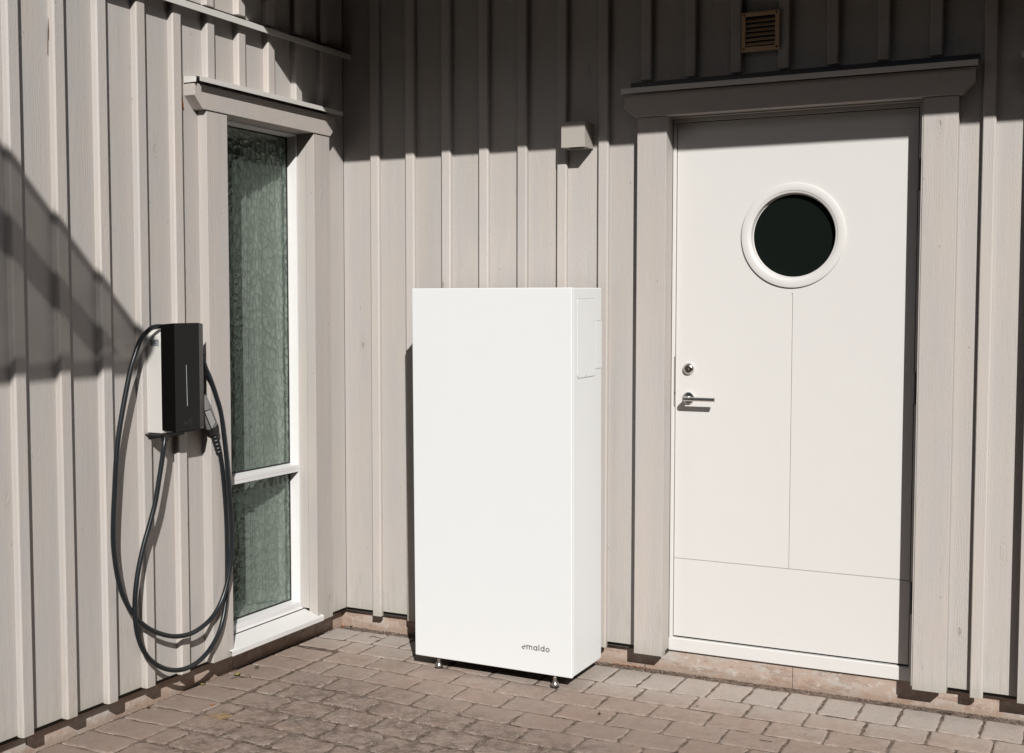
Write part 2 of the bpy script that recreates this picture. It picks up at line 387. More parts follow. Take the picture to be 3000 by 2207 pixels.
# ------------------------------------------------------------------ mesh helpers
class MB:
    def __init__(s): s.v = []; s.f = []
    def add(s, V, F):
        o = len(s.v); s.v += [tuple(p) for p in V]; s.f += [tuple(i + o for i in f) for f in F]; return s
    def box(s, x0, x1, y0, y1, z0, z1):
        V = [(x0,y0,z0),(x1,y0,z0),(x1,y1,z0),(x0,y1,z0),(x0,y0,z1),(x1,y0,z1),(x1,y1,z1),(x0,y1,z1)]
        F = [(0,3,2,1),(4,5,6,7),(0,1,5,4),(1,2,6,5),(2,3,7,6),(3,0,4,7)]
        return s.add(V, F)
    def prism(s, poly, a, b, axis='z'):
        """poly in the two other axes (x,y for z; y,z for x; x,z for y), counter-clockwise or not"""
        def P(p, t):
            if axis == 'z': return (p[0], p[1], t)
            if axis == 'x': return (t, p[0], p[1])
            return (p[0], t, p[1])
        n = len(poly)
        V = [P(p, a) for p in poly] + [P(p, b) for p in poly]
        F = [tuple(range(n))[::-1], tuple(range(n, 2 * n))] + [(i, (i + 1) % n, (i + 1) % n + n, i + n) for i in range(n)]
        return s.add(V, F)
    def tube(s, pts, r, seg=10, cap=True):
        pts = [Vector(p) for p in pts]; n = len(pts)
        rr = r if isinstance(r, (list, tuple)) else [r] * n
        t0 = (pts[1] - pts[0]).normalized()
        nrm = t0.orthogonal().normalized()
        V = []; prev = t0
        for i, p in enumerate(pts):
            t = (pts[min(i + 1, n - 1)] - pts[max(i - 1, 0)]).normalized()
            q = prev.rotation_difference(t); nrm = (q @ nrm).normalized(); prev = t
            bi = t.cross(nrm)
            for k in range(seg):
                a = 2 * math.pi * k / seg
                V.append(p + rr[i] * (math.cos(a) * nrm + math.sin(a) * bi))
        F = []
        for i in range(n - 1):
            for k in range(seg):
                k2 = (k + 1) % seg
                F.append((i*seg+k, i*seg+k2, (i+1)*seg+k2, (i+1)*seg+k))
        if cap:
            F.append(tuple(range(seg))[::-1]); F.append(tuple((n-1)*seg + k for k in range(seg)))
        return s.add(V, F)
    def lathe(s, prof, c, axis, seg=32, cap=True):
        """prof = [(radius, distance along axis)]"""
        ax = Vector(axis).normalized(); u = ax.orthogonal().normalized(); w = ax.cross(u); c = Vector(c)
        V = []
        for r, d in prof:
            for k in range(seg):
                a = 2 * math.pi * k / seg
                V.append(c + ax * d + r * (math.cos(a) * u + math.sin(a) * w))
        F = []; n = len(prof)
        for i in range(n - 1):
            for k in range(seg):
                k2 = (k + 1) % seg
                F.append((i*seg+k, i*seg+k2, (i+1)*seg+k2, (i+1)*seg+k))
        if cap:
            F.append(tuple(range(seg))[::-1]); F.append(tuple((n-1)*seg + k for k in range(seg)))
        return s.add(V, F)
    def build(s, name, mat, parent=None, smooth=False, bevel=0.0, seg=2, kind=None, label=None):
        me = bpy.data.meshes.new(name)
        me.from_pydata(s.v, [], s.f); me.validate(); me.update()
        import bmesh
        bm = bmesh.new(); bm.from_mesh(me)
        if smooth is not None: bmesh.ops.recalc_face_normals(bm, faces=bm.faces)
        bm.to_mesh(me); bm.free()
        if smooth:
            for p in me.polygons: p.use_smooth = True
            if smooth == 'auto': me.set_sharp_from_angle(angle=R(32))
        if hasattr(s, 'e'):
            at = me.attributes.new('edge', 'FLOAT', 'POINT'); at.data.foreach_set('value', s.e)
        me.materials.append(M[mat])
        o = bpy.data.objects.new(name, me); col.objects.link(o)
        if parent is not None:
            o.parent = parent
            top = parent
            inv = Matrix.Identity(4)
            chain = []
            while top is not None: chain.append(top); top = top.parent
            for t in reversed(chain): inv = inv @ t.matrix_basis
            o.matrix_basis = inv.inverted()
        if bevel:
            bv = o.modifiers.new('bevel', 'BEVEL'); bv.width = bevel; bv.segments = seg; bv.limit_method = 'ANGLE'; bv.angle_limit = R(40)
            bv.harden_normals = False
        if kind: o['kind'] = kind
        if label: o['label'] = label
        return o

def thing(name, label, cat, loc=(0, 0, 0), group=None):
    o = bpy.data.objects.new(name, None); col.objects.link(o)
    o.location = loc; o.empty_display_size = 0.1
    o['label'] = label; o['category'] = cat
    if group: o['group'] = group
    return o
def tag(o, label, cat, group=None):
    o['label'] = label; o['category'] = cat
    if group: o['group'] = group
    return o

def spline(pts, k=6):
    pts = [Vector(p) for p in pts]; out = []
    for i in range(len(pts) - 1):
        p0 = pts[max(i-1, 0)]; p1 = pts[i]; p2 = pts[i+1]; p3 = pts[min(i+2, len(pts)-1)]
        for j in range(k):
            t = j / k
            out.append(0.5 * ((2*p1) + (-p0+p2)*t + (2*p0-5*p1+4*p2-p3)*t*t + (-p0+3*p1-3*p2+p3)*t**3))
    out.append(pts[-1]); return out

# ================================================================== GROUND
ZG = -0.100
MB().add([(-60, -60, -0.19), (60, -60, -0.19), (60, 60, -0.19), (-60, 60, -0.19)], [(0, 1, 2, 3)]).build('lawn', 'yard', kind='structure')
# sand bed under the pavers, slightly uneven
bed = MB(); nx, ny = 90, 60
V = []; F = []
for j in range(ny + 1):
    for i in range(nx + 1):
        x = -0.10 + 4.9 * i / nx; y = 0.06 - 2.72 * j / ny
        V.append((x, y, ZG - 0.0035 + 0.0034 * mnoise.noise(Vector((x * 9, y * 9, 1)))))
for j in range(ny):
    for i in range(nx):
        a = j * (nx + 1) + i; F.append((a, a + nx + 1, a + nx + 2, a + 1))
bed.add(V, F)
paving = bed.build('paving', 'bed', kind='structure', smooth=None)

def row_off(x):
    t = min(1.0, max(0.0, (x - 0.40) / 0.75)); t = t * t * (3 - 2 * t)
    return 0.042 * (1 - t)
def rowy(r, x):
    return -0.210 - 0.1505 * r + row_off(x) + 0.004 * math.sin(x * 2.1 + r)

def paver_mesh(mb, x0, x1, ya0, ya1, yb0, yb1, rng):
    """a chipped concrete paver; ya = back edge y at x0/x1, yb = front edge y at x0/x1"""
    wf = min(1.0, max(0.0, (-(ya0 + yb0) / 2 - 0.16 * (x0 + x1) / 2 - 0.45) / 0.3)) * (1 if x0 > 0.1 else 0.3)
    g = 0.0016 + 0.0016 * wf
    cr = [(x0 + g, yb0 + g), (x1 - g, yb1 + g), (x1 - g, ya1 - g), (x0 + g, ya0 - g)]
    tx = rng.uniform(-0.007, 0.007); ty = rng.uniform(-0.008, 0.008); dz = rng.uniform(-0.0010, 0.0010)
    ccx = (x0 + x1) / 2; ccy = (ya0 + yb0) / 2
    out = []
    for i in range(4):
        p = Vector(cr[i]); q = Vector(cr[(i + 1) % 4]); pr = Vector(cr[(i - 1) % 4])
        e = (q - p); L = e.length; e.normalize(); e2 = (pr - p).normalized()
        rad = rng.uniform(0.007, 0.016) * (1 + 0.9 * wf)
        out.append(p + e2 * rad); out.append(p + (e + e2) * rad * 0.32); out.append(p + e * rad)
        k = 5 if L > 0.17 else 3
        for t in range(1, k + 1):
            nrm = Vector((-e.y, e.x))
            out.append(p + e * (L * t / (k + 1)) + nrm * max(-0.0010, rng.gauss(0.0010 + 0.001 * wf, 0.0022 + 0.0014 * wf)))
    n = len(out); c = Vector((ccx, ccy))
    def ring(inset, z, jit=0.0):
        R_ = []
        for p in out:
            d = (c - p); d.normalize()
            q = p + d * (inset + rng.uniform(0, jit))
            R_.append((q.x, q.y, ZG + z + dz + (q.x - ccx) * tx + (q.y - ccy) * ty + rng.uniform(-0.0003, 0.0003)))
        return R_
    V = ring(0.0, -0.028) + ring(0.0004, -0.0050, 0.0010) + ring(0.0024, -0.0016, 0.0020) + ring(0.0070, -0.0001, 0.005) + ring(0.022, 0.0003, 0.008)
    V.append((ccx, ccy, ZG + 0.0004 + dz))
    F = []
    for k in range(4):
        for i in range(n):
            j = (i + 1) % n
            F.append((k*n+i, k*n+j, (k+1)*n+j, (k+1)*n+i))
    for i in range(n): F.append((4*n+i, 4*n+(i+1) % n, 5*n))
    mb.add(V, F)
    mb.e = getattr(mb, 'e', []) + [1.0] * (2*n) + [0.85] * n + [0.5] * n + [0.0] * (n + 1)

rng = random.Random(11)
quads = []
# row against the back wall (stones on edge of the field, 140 wide and 200 deep)
xs = [-0.052, 0.095]
while xs[-1] < 4.6: xs.append(xs[-1] + 0.1400)
for a, b_ in zip(xs[:-1], xs[1:]):
    jx = rng.uniform(-0.0015, 0.0015)
    quads.append((a, b_, -0.003, -0.003, rowy(0, a), rowy(0, b_)))
# border along the left wall
y = -0.345
yy = [y]
while yy[-1] > -2.5: yy.append(yy[-1] - 0.1465)
for a, b_ in zip(yy[:-1], yy[1:]): quads.append((-0.052, 0.178 + 0.006 * math.sin(a * 3), a, a, b_, b_))
# field rows
for r in range(0, 16):
    ph = 1.335 if r % 2 == 0 else 1.234
    xstart = -0.052 if r < 1 else 0.182
    js = []
    k = -8
    while ph + k * 0.2098 < 4.7:
        x = ph + k * 0.2098 + rng.uniform(-0.004, 0.004)
        if x > xstart + 0.045: js.append(x)
        k += 1
    js = [xstart] + js
    if r == 0: js = [-0.052, 0.150, 0.268] + [j for j in js if j > 0.4]
    for a, b_ in zip(js[:-1], js[1:]):
        quads.append((a, b_, rowy(r, a), rowy(r, b_), rowy(r + 1, a), rowy(r + 1, b_)))
cpos = cam.matrix_world.translation
def inview(q):
    cx_ = (q[0] + q[1]) / 2; cy_ = (q[2] + q[4]) / 2
    v = Vector((cx_, cy_, ZG)) - cpos
    d = v.dot(fw)
    if d < 0.3: return 9
    u = abs(v.dot(rt) / d) / (1500 / 3558.36); w = -(v.dot(up) / d) / (1103.5 / 3558.36)
    return max(u, w)
quads.sort(key=inview)
for i, q in enumerate(quads[:285]):
    mb = MB(); paver_mesh(mb, *q, rng); mb.build('paver', 'paver', paving, smooth=None)
mb = MB()
for q in quads[285:]: paver_mesh(mb, *q, rng)
mb.build('outer_pavers', 'paver', paving, smooth=None, kind='stuff')

# loose grit in the joints and along the foot of the walls
mb = MB()
def speck(x, y, s, z=ZG):
    a = rng.uniform(0, 6.3); V = []
    for k in range(3):
        V.append((x + s * math.cos(a + k * 2.1) * rng.uniform(.6, 1.2), y + s * math.sin(a + k * 2.1) * rng.uniform(.6, 1.2), z - 0.0012))
    V.append((x + rng.uniform(-s, s) * .3, y + rng.uniform(-s, s) * .3, z + s * rng.uniform(0.4, 1.0)))
    mb.add(V, [(0, 2, 1), (0, 1, 3), (1, 2, 3), (2, 0, 3)])
for i in range(3000):
    x = rng.uniform(-0.03, 3.6); d = rng.random() ** 2.6 * 0.08
    speck(x, 0.045 - d - (0.0), rng.uniform(0.001, 0.0034))
for i in range(1200):
    y = rng.uniform(-2.2, 0.03); d = rng.random() ** 2.0 * 0.06
    speck(-0.054 + d, y, rng.uniform(0.001, 0.0032))
for q in quads[:260]:
    for i in range(12):
        if rng.random() < 0.5:
            t = rng.random(); x = q[0] + (q[1] - q[0]) * t; y = q[4] + (q[5] - q[4]) * t + rng.gauss(0, 0.0035)
        else:
            t = rng.random(); x = q[0] + rng.gauss(0, 0.0035); y = q[2] + (q[4] - q[2]) * t
        if x > -0.03: speck(x, y, rng.uniform(0.0008, 0.0026), ZG - 0.001)
for i in range(900):
    speck(rng.uniform(0, 3.2), rng.uniform(-2.2, 0.0), rng.uniform(0.0008, 0.0022))
g_ = mb.build('grit', 'grit', kind='stuff', smooth=None)

# ================================================================== LEFT WALL
TW = 0.022
PITCH = 0.1862
WY0, WY1 = -0.858, -0.289           # window opening
CY0, CY1 = -0.975, -0.173           # outer edges of the casing
ZTOP = 4.3
lw = thing('left_wall', 'grey beige board and batten wall on the left with the narrow window', 'wall', (0, -1.5, 0))
# the structural core behind the cladding, with the window opening left free
core = MB()
core.box(-0.26, -TW-0.001, -6.0, WY0 - 0.013, -0.02, ZTOP); core.box(-0.26, -TW-0.001, WY1 + 0.013, 0.26, -0.02, ZTOP)
core.box(-0.26, -TW-0.001, WY0 - 0.013, WY1 + 0.013, 2.139, ZTOP); core.box(-0.26, -TW-0.001, WY0 - 0.013, WY1 + 0.013, -0.02, 0.058)
core.build('wall_core', 'core', lw)
pl = MB(); pl.box(-0.25, -0.056, -6.0, -1.795, -0.18, 0.0 - 0.004); pl.box(-0.25, -0.056, -1.792, -0.741, -0.18, -0.004); pl.box(-0.25, -0.056, -0.738, 0.048, -0.18, -0.004)
pl.build('plinth', 'plinth', lw)

def side_board(y0, y1, z0, z1, rr):
    o = rr.uniform(-0.0008, 0.0008)
    MB().box(-TW, o, y0 + 0.0008, y1 - 0.0008, z0, z1).build('board', 'board', lw, bevel=0.0012, seg=1)
def side_batten(yr, z0, z1, rr):
    o = TW + 0.004 + rr.uniform(-0.0007, 0.0007); yl = yr - 0.039; yR = yr + 0.004; w = rr.uniform(-0.0012, 0.0012)
    poly = [(-0.0005, yl - 0.004), (o - 0.005, yl - 0.004 + w), (o, yl + 0.001 + w), (o, yR - 0.003), (o - 0.003, yR), (-0.0005, yR)]
    MB().prism(poly, z0, z1).build('batten', 'batten', lw, bevel=0.0008, seg=1)
rr = random.Random(3)
ys = [-0.158 - PITCH * i for i in range(-0, 24)]
ZF = 2.502                                              # drip flashing level
ZU = 2.528                                              # foot of the upper boards
for i, yr in enumerate(ys):
    mid = yr - 0.018
    right = (ys[i - 1] - 0.018) if i > 0 else 0.0
    # board to the right of this batten, from mid to right
    if mid < -0.9 and right < -0.90:
        side_board(mid, right, rr.uniform(-0.002, 0.002), ZF, rr)
    elif right > CY0 + 0.02 and mid > CY0:
        side_board(mid, right, 2.20, ZF, rr)
    else:
        side_board(mid, right, 2.20, ZF, rr)
    side_board(mid, right, ZU + rr.uniform(-0.002, 0.002), ZTOP, rr)
    if yr < -1.0: side_batten(yr, -0.003 + rr.uniform(-0.003, 0.003), ZF - 0.002, rr)
    else: side_batten(yr, 2.238, ZF - 0.002, rr)
    side_batten(yr, ZU - 0.001 + rr.uniform(-0.003, 0.003), ZTOP, rr)
side_board(ys[5] - 0.018, CY0 + 0.03, 0.0, 2.20, rr)
side_board(-0.20, 0.0, 0.0, 2.20, rr)
# strip of drip flashing between the lower and upper boards
fl = MB()
fl.prism([(0.0, 2.523), (0.003, 2.523), (0.050, 2.5045), (0.050, 2.482), (0.0475, 2.482), (0.0475, 2.501), (0.0, 2.520)], -4.5, -0.009, axis='y')
fl.build('drip_flashing', 'sheet', lw, bevel=0.0006, seg=1)

# small marks on the boards: orange streak built as a thin tube, pine needles
mb = MB(); pts = spline([(0.0035, -1.068, 2.195), (0.004, -1.066, 2.17), (0.004, -1.061, 2.145), (0.0035, -1.055, 2.12)], 4)
mb.tube(pts, [0.0035 * (0.5 + 0.5 * math.sin(3.1 * i / (len(pts) - 1))) + 0.0006 for i in range(len(pts))], 6)
tag(mb.build('orange_streak', 'rust_leaf', smooth=True), 'small orange brown streak on the board left of the window cap', 'seed pod')
mb = MB()
for k in range(7):
    a = rr.uniform(-0.006, 0.006)
    mb.tube(spline([(0.004, -1.688 + a * .3, 2.33 - .02 * k * .3), (0.006, -1.690 + a, 2.27), (0.004, -1.687 + a * 1.6, 2.19 + 0.012 * k)], 3), 0.0008, 4)
tag(mb.build('pine_needles', 'brown_leaf'), 'thin brown pine needles caught beside the upper end of a left batten', 'needles')

# ================================================================== NARROW WINDOW
wd = thing('narrow_window', 'tall narrow window of hammered glass beside the corner', 'window', (0.0, (WY0 + WY1) / 2, 0))
XC = 0.045
MB().box(0.0008, XC, CY0, WY0 + 0.003, 0.003, 2.124).build('casing_board', 'trim', wd, bevel=0.0015)
MB().box(0.0008, XC, WY1, CY1, 0.003, 2.124).build('casing_board', 'trim', wd, bevel=0.0015)
XH = 0.050
hp = [(-1.0, 2.125), (-0.172, 2.125), (-0.128, 2.171), (-0.128, 2.215), (-1.046, 2.215), (-1.046, 2.171)]
MB().prism(hp, 0.0008, XH, axis='x').build('head_board', 'head', wd, bevel=0.0015)
cp = MB()
cp.prism([(0.0, 2.246), (0.0015, 2.246), (0.080, 2.2375), (0.080, 2.2185), (0.0785, 2.2185), (0.0785, 2.236), (0.0, 2.2445)], -1.049, -0.117, axis='y')
cp.prism([(0.004, 2.2165), (0.062, 2.2165), (0.064, 2.233), (0.060, 2.2372), (0.004, 2.243)], -1.0510, -1.0495, axis='y')
cp.build('drip_cap', 'sheet', wd, bevel=0.0006, seg=1)
# reveal lining between casing and frame (returns of the cladding opening)
rv = MB(); rv.box(-0.12, 0.0, WY0 - 0.012, WY0 - 0.0003, 0.06, 2.126); rv.box(-0.12, 0.0, WY1 + 0.0005, WY1 + 0.012, 0.06, 2.126)
rv.box(-0.12, 0.0, WY0, WY1, 2.1255, 2.138)
rv.build('reveal_lining', 'trim', wd)
# white frame: thin front edge, rebates splayed back to the glass
XF, XG = -0.042, -0.085
def frame_ring(mb, y0, y1, z0, z1, wf, wb, wt=None, wl=None):
    """frame around an opening: outer rectangle, front edge width wf, splayed to wb at the glass"""
    wt = wt if wt is not None else wf; wl = wl if wl is not None else wf
    o = [(y0, z0), (y1, z0), (y1, z1), (y0, z1)]
    fi = [(y0 + wf, z0 + wl), (y1 - wf, z0 + wl), (y1 - wf, z1 - wt), (y0 + wf, z1 - wt)]
    gi = [(y0 + wf + wb, z0 + wl + wb), (y1 - wf - wb, z0 + wl + wb), (y1 - wf - wb, z1 - wt - wb), (y0 + wf + wb, z1 - wt - wb)]
    V = [(XF, *p) for p in o] + [(XF, *p) for p in fi] + [(XG + 0.001, *p) for p in gi] + [(XG - 0.03, *p) for p in gi] + [(XG - 0.03, *p) for p in o]
    F = []
    for k in range(4):
        for i in range(4):
            j = (i + 1) % 4; F.append((k*4+i, k*4+j, (k+1)*4+j, (k+1)*4+i))
    for i in range(4):
        j = (i + 1) % 4; F.append((16+i, 16+j, j, i))
    mb.add(V, F)
ZM0, ZM1 = 0.663, 0.694
fu = MB(); frame_ring(fu, WY0, WY1, 0.677, 2.1245, 0.010, 0.004, 0.008, 0.017)
fu.build('sash_frame', 'white_wood', wd, bevel=0.0008)
fu = MB(); frame_ring(fu, WY0, WY1, 0.0605, 0.6765, 0.010, 0.004, 0.0135, 0.026)
fu.build('sash_frame', 'white_wood', wd, bevel=0.0008)
def gasket(z0, z1):
    mb = MB(); y0 = WY0 + 0.0142; y1 = WY1 - 0.0142; t = 0.006
    for a in ((y0, y0 + t, z0, z1), (y1 - t, y1, z0, z1), (y0 + t, y1 - t, z0, z0 + t), (y0 + t, y1 - t, z1 - t, z1)):
        mb.box(XG - 0.004, XG + 0.0005, *a)
    mb.build('gasket', 'gasket', wd)
def pane(z0, z1, mat):
    mb = MB(); y0 = WY0 + 0.018; y1 = WY1 - 0.018
    mb.add([(XG - 0.001, y0, z0), (XG - 0.001, y1, z0), (XG - 0.001, y1, z1), (XG - 0.001, y0, z1)], [(0, 1, 2, 3)])
    mb.build('pane', mat, wd, smooth=None)
    sp = MB()                                            # metal spacer bar of the double glazing
    sp.box(XG - 0.016, XG - 0.004, y1 - 0.017, y1 - 0.007, z0, z1)
    sp.build('spacer_bar', 'steel', wd)
gasket(0.6985, 2.112); pane(0.702, 2.108, 'glass_up')
gasket(0.0909, 0.6585); pane(0.095, 0.655, 'glass_low')
# inner lining and jamb seen through the glass
jl = MB()
jl.box(-0.262, XG - 0.031, WY1 - 0.022, WY1 - 0.001, 0.07, 2.12); jl.box(-0.262, XG - 0.031, WY0 + 0.001, WY0 + 0.02, 0.07, 2.12)
jl.box(-0.30, XG - 0.031, WY0 + 0.02, WY1 - 0.022, 0.062, 0.083); jl.box(-0.262, XG - 0.031, WY0 + 0.02, WY1 - 0.022, 2.10, 2.122)
jl.build('inner_lining', 'plaster', wd)
for j, (ya, xb_) in enumerate(((-0.345, -0.150), (-0.375, -0.165), (-0.415, -0.185), (-0.45, -0.21))):  # added sheer layers, stepped to grade the glass from dark to bright
    cu = MB(); V = []; F = []; n_ = 30
    for i in range(n_ + 1):
        y = ya + (-0.314 - ya) * i / n_; x = xb_ + 0.010 * math.sin(i * 0.9 + j * 1.7) + 0.006 * math.sin(i * 2.3 + j)
        V += [(x, y, 0.09), (x, y, 2.09)]
    for i in range(n_): F.append((2*i, 2*i+2, 2*i+3, 2*i+1))
    cu.add(V, F); cu.build('gradient_layer', 'sheer', wd, smooth=None)
# sill with folded front lip
ss = MB(); Y0, Y1 = -0.884, -0.268
ss.prism([(-0.052, 0.0655), (-0.052, 0.064), (0.0605, 0.0255), (0.0605, 0.008), (0.062, 0.008), (0.062, 0.0272)], WY0 + 0.0035, WY1 - 0.0005, axis='y')
ss.prism([(XC + 0.0006, 0.0312), (XC + 0.0006, 0.0295), (0.0605, 0.0255), (0.0605, 0.008), (0.062, 0.008), (0.062, 0.0272)], Y0, WY0 + 0.0035, axis='y')
ss.prism([(XC + 0.0006, 0.0312), (XC + 0.0006, 0.0295), (0.0605, 0.0255), (0.0605, 0.008), (0.062, 0.008), (0.062, 0.0272)], WY1 - 0.0005, Y1, axis='y')
ss.prism([(XC + 0.0006, 0.0355), (XC + 0.0006, 0.010), (0.062, 0.008), (0.062, 0.0300)], Y1, Y1 + 0.0015, axis='y')
ss.build('sill', 'white_sheet', wd, bevel=0.0005, seg=1)

# dark room behind the window
rm = MB()
x0, x1, y0, y1, z0, z1 = -3.2, -0.262, -3.2, 1.2, -0.05, 2.6
rm.add([(x0,y0,z0),(x1,y0,z0),(x1,y1,z0),(x0,y1,z0),(x0,y0,z1),(x1,y0,z1),(x1,y1,z1),(x0,y1,z1)], [(0,1,2,3),(4,7,6,5),(0,4,5,1),(2,6,7,3),(3,7,4,0)])
rm.build('room_interior', 'room', kind='structure', smooth=None)

# ================================================================== BACK WALL
bwall = thing('back_wall', 'board and batten wall with the white door, upper part in shade', 'wall', (1.5, 0, 0))
DX0, DX1 = 1.5445, 2.5055           # door opening between the casings
core = MB()
core.box(-0.262, DX0 - 0.002, TW + 0.001, 0.30, -0.02, 3.6); core.box(DX1 + 0.002, 2.975, TW + 0.001, 0.30, -0.02, 3.6)
core.box(DX0 - 0.002, DX1 + 0.002, TW + 0.001, 0.30, 2.135, 3.6); core.box(2.975, 3.60, TW + 0.001, 0.30, 2.135, 3.6); core.box(3.6, 6.5, TW + 0.001, 0.30, -0.02, 3.6)
core.box(2.975, 3.60, TW + 0.001, 0.30, -0.02, 0.9)
core.build('wall_core', 'core', bwall)
pl = MB(); pl.box(-0.056, 2.048, 0.048, 0.28, -0.18, -0.0102); pl.box(2.0505, 6.5, 0.048, 0.28, -0.18, -0.0102)
pl.build('plinth', 'plinth', bwall)
rr = random.Random(5)
BX = [0.156 + 0.182 * i for i in range(0, 26)]
def back_board(x0, x1, z0, z1):
    o = rr.uniform(-0.0008, 0.0008)
    MB().box(x0 + 0.0008, x1 - 0.0008, -o, TW, z0, z1).build('board', 'board', bwall, bevel=0.0012, seg=1)
def back_batten(xl, z0, z1):
    o = -TW + rr.uniform(-0.0007, 0.0007); w = rr.uniform(-0.0012, 0.0012)
    poly = [(xl, 0.0005), (xl, o + 0.003), (xl + 0.003, o), (xl + 0.0385 + w, o), (xl + 0.0435 + w, o + 0.005), (xl + 0.0435 + w, 0.0005)]
    MB().prism(poly, z0, z1).build('batten', 'batten', bwall, bevel=0.0008, seg=1)
prev = 0.0
ZB = 3.3
def open_x(x): return 1.44 < x < 2.60
def open2(x): return 2.88 < x < 3.70
for i, xl in enumerate(BX):
    mid = xl + 0.021
    c = (prev + mid) / 2
    if open_x(c) or (prev < 1.50 and mid > 1.46): back_board(prev, mid, 2.20, ZB)
    elif open2(c): back_board(prev, mid, 2.20, ZB)
    else: back_board(prev, mid, rr.uniform(-0.002, 0.002), ZB)
    if 1.36 < xl < 2.66: back_batten(xl, 2.280, ZB)
    elif 2.82 < xl < 3.74: back_batten(xl, 2.280, ZB)
    else: back_batten(xl, -0.019 + rr.uniform(-0.003, 0.003), ZB)
    prev = mid
back_board(BX[13] + 0.021 + 0.0, BX[14] + 0.021, 0.0, 2.1990)

# ================================================================== DOOR
dr = thing('entry_door', 'white front door with a round dark porthole and lever handle', 'door', (2.02, 0.0, 0))
YC = -0.045
MB().box(1.425, DX0, YC, -0.0008, -0.019, 2.130).build('casing_board', 'trim', dr, bevel=0.0018)
MB().box(2.508, 2.626, YC, -0.0008, -0.014, 2.130).build('casing_board', 'trim', dr, bevel=0.0018)
YH = -0.055
hp = [(1.420, 2.131), (2.637, 2.131), (2.681, 2.178), (2.681, 2.223), (1.372, 2.223), (1.372, 2.171)]
MB().prism(hp, YH, -0.0008, axis='y').build('head_board', 'head', dr, bevel=0.0018)
cp = MB()
cp.prism([(-0.002, 2.254), (-0.080, 2.243), (-0.080, 2.2225), (-0.0785, 2.2225), (-0.0785, 2.2415), (-0.002, 2.2525)], 1.367, 2.690, axis='x')
MB().box(1.380, 2.69, -0.0035, -0.0008, 2.254, 2.276).build('cap_upstand', 'hinge', dr)
cp.build('drip_cap', 'sheet', dr, bevel=0.0006, seg=1)
# side linings of the reveal
rv = MB(); rv.box(DX0 - 0.001, DX0 + 0.0025, -0.0444, 0.030, 0.0, 2.1305); rv.box(2.5035, 2.507, -0.044, 0.030, 0.0, 2.1305)
rv.box(DX0 + 0.0025, 2.5035, -0.0005, 0.030, 2.1265, 2.1305)
rv.build('reveal_lining', 'trim', dr)
LX0, LX1, LZ0, LZ1, LY = 1.5645, 2.4805, 0.052, 2.1085, 0.040
# frame around the leaf
fm = MB()
fm.box(DX0 + 0.003, LX0 - 0.003, 0.034, 0.10, 0.0, 2.1265)
fm.box(LX1 + 0.004, 2.5065, 0.034, 0.10, 0.0, 2.1265)
fm.box(LX0 - 0.003, LX1 + 0.004, 0.034, 0.10, LZ1 + 0.004, 2.1265)
fm.build('door_frame', 'door_white', dr, bevel=0.001)
MB().box(DX0, 2.5075, 0.068, 0.12, 0.0, 2.13).build('rebate_shadow_gap', 'gasket', dr)
th = MB(); th.prism([(0.0335, -0.0085), (0.0335, 0.040), (0.037, 0.0435), (0.051, 0.0445), (0.051, -0.0085)], DX0 + 0.001, 2.5075, axis='x')
th.build('threshold', 'door_white', dr, bevel=0.001)
# leaf: routed panels around the porthole hole
lf = MB(); PX, PZ, PR = 2.0275, 1.657, 0.175
GX0, GX1, GZ = 2.0252, 2.0306, 1.437
HZ0, HZ1 = 0.3668, 0.3708
n = 48
circ = [(PX + PR * math.cos(2*math.pi*k/n), PZ + PR * math.sin(2*math.pi*k/n)) for k in range(n)]
def ray_rect(k):
    a = 2*math.pi*k/n; c_, s_ = math.cos(a), math.sin(a); t = 1e9
    if c_ > 1e-9: t = min(t, (LX1 - PX)/c_)
    if c_ < -1e-9: t = min(t, (LX0 - PX)/c_)
    if s_ > 1e-9: t = min(t, (LZ1 - PZ)/s_)
    if s_ < -1e-9: t = min(t, (GZ - PZ)/s_)
    return (PX + c_*t, PZ + s_*t)
V = [(p[0], LY, p[1]) for p in circ] + [(q[0], LY, q[1]) for q in map(ray_rect, range(n))]
F = [(k, (k+1) % n, (k+1) % n + n, k + n) for k in range(n)]
base = len(V)
V += [(LX0, LY, LZ1), (LX1, LY, LZ1), (LX0, LY, GZ), (LX1, LY, GZ)]
def nearest_gap(cx_, cz_, ci):
    fs = []
    for k in range(n):
        a = V[n + k]; b2 = V[n + (k+1) % n]
        if abs(a[0]-b2[0]) > 1e-6 and abs(a[2]-b2[2]) > 1e-6:
            if abs((a[0] if abs(a[0]-cx_) < 1e-4 else b2[0]) - cx_) < 1e-4 and abs((a[2] if abs(a[2]-cz_) < 1e-4 else b2[2]) - cz_) < 1e-4:
                fs.append((n + k, n + (k+1) % n, ci))
    return fs
for ci, (cx_, cz_) in enumerate(((LX0, LZ1), (LX1, LZ1), (LX0, GZ), (LX1, GZ))): F += nearest_gap(cx_, cz_, base + ci)
lf.add(V, F)
def q4(x0, x1, z0, z1, y=LY): lf.add([(x0,y,z0),(x1,y,z0),(x1,y,z1),(x0,y,z1)], [(0,1,2,3)])
q4(LX0, GX0, HZ1, GZ); q4(GX1, LX1, HZ1, GZ); q4(LX0, LX1, LZ0, HZ0)
gd = LY + 0.0035
lf.add([(GX0,LY,HZ1),(GX0,LY,GZ),(GX0,gd,GZ),(GX0,gd,HZ1)], [(0,1,2,3)]); lf.add([(GX1,LY,HZ1),(GX1,LY,GZ),(GX1,gd,GZ),(GX1,gd,HZ1)], [(0,1,2,3)])
lf.add([(GX0,LY,GZ),(GX1,LY,GZ),(GX1,gd,GZ),(GX0,gd,GZ)], [(0,1,2,3)]); q4(GX0, GX1, HZ1, GZ, gd); q4(LX0, LX1, HZ0, HZ1, gd)
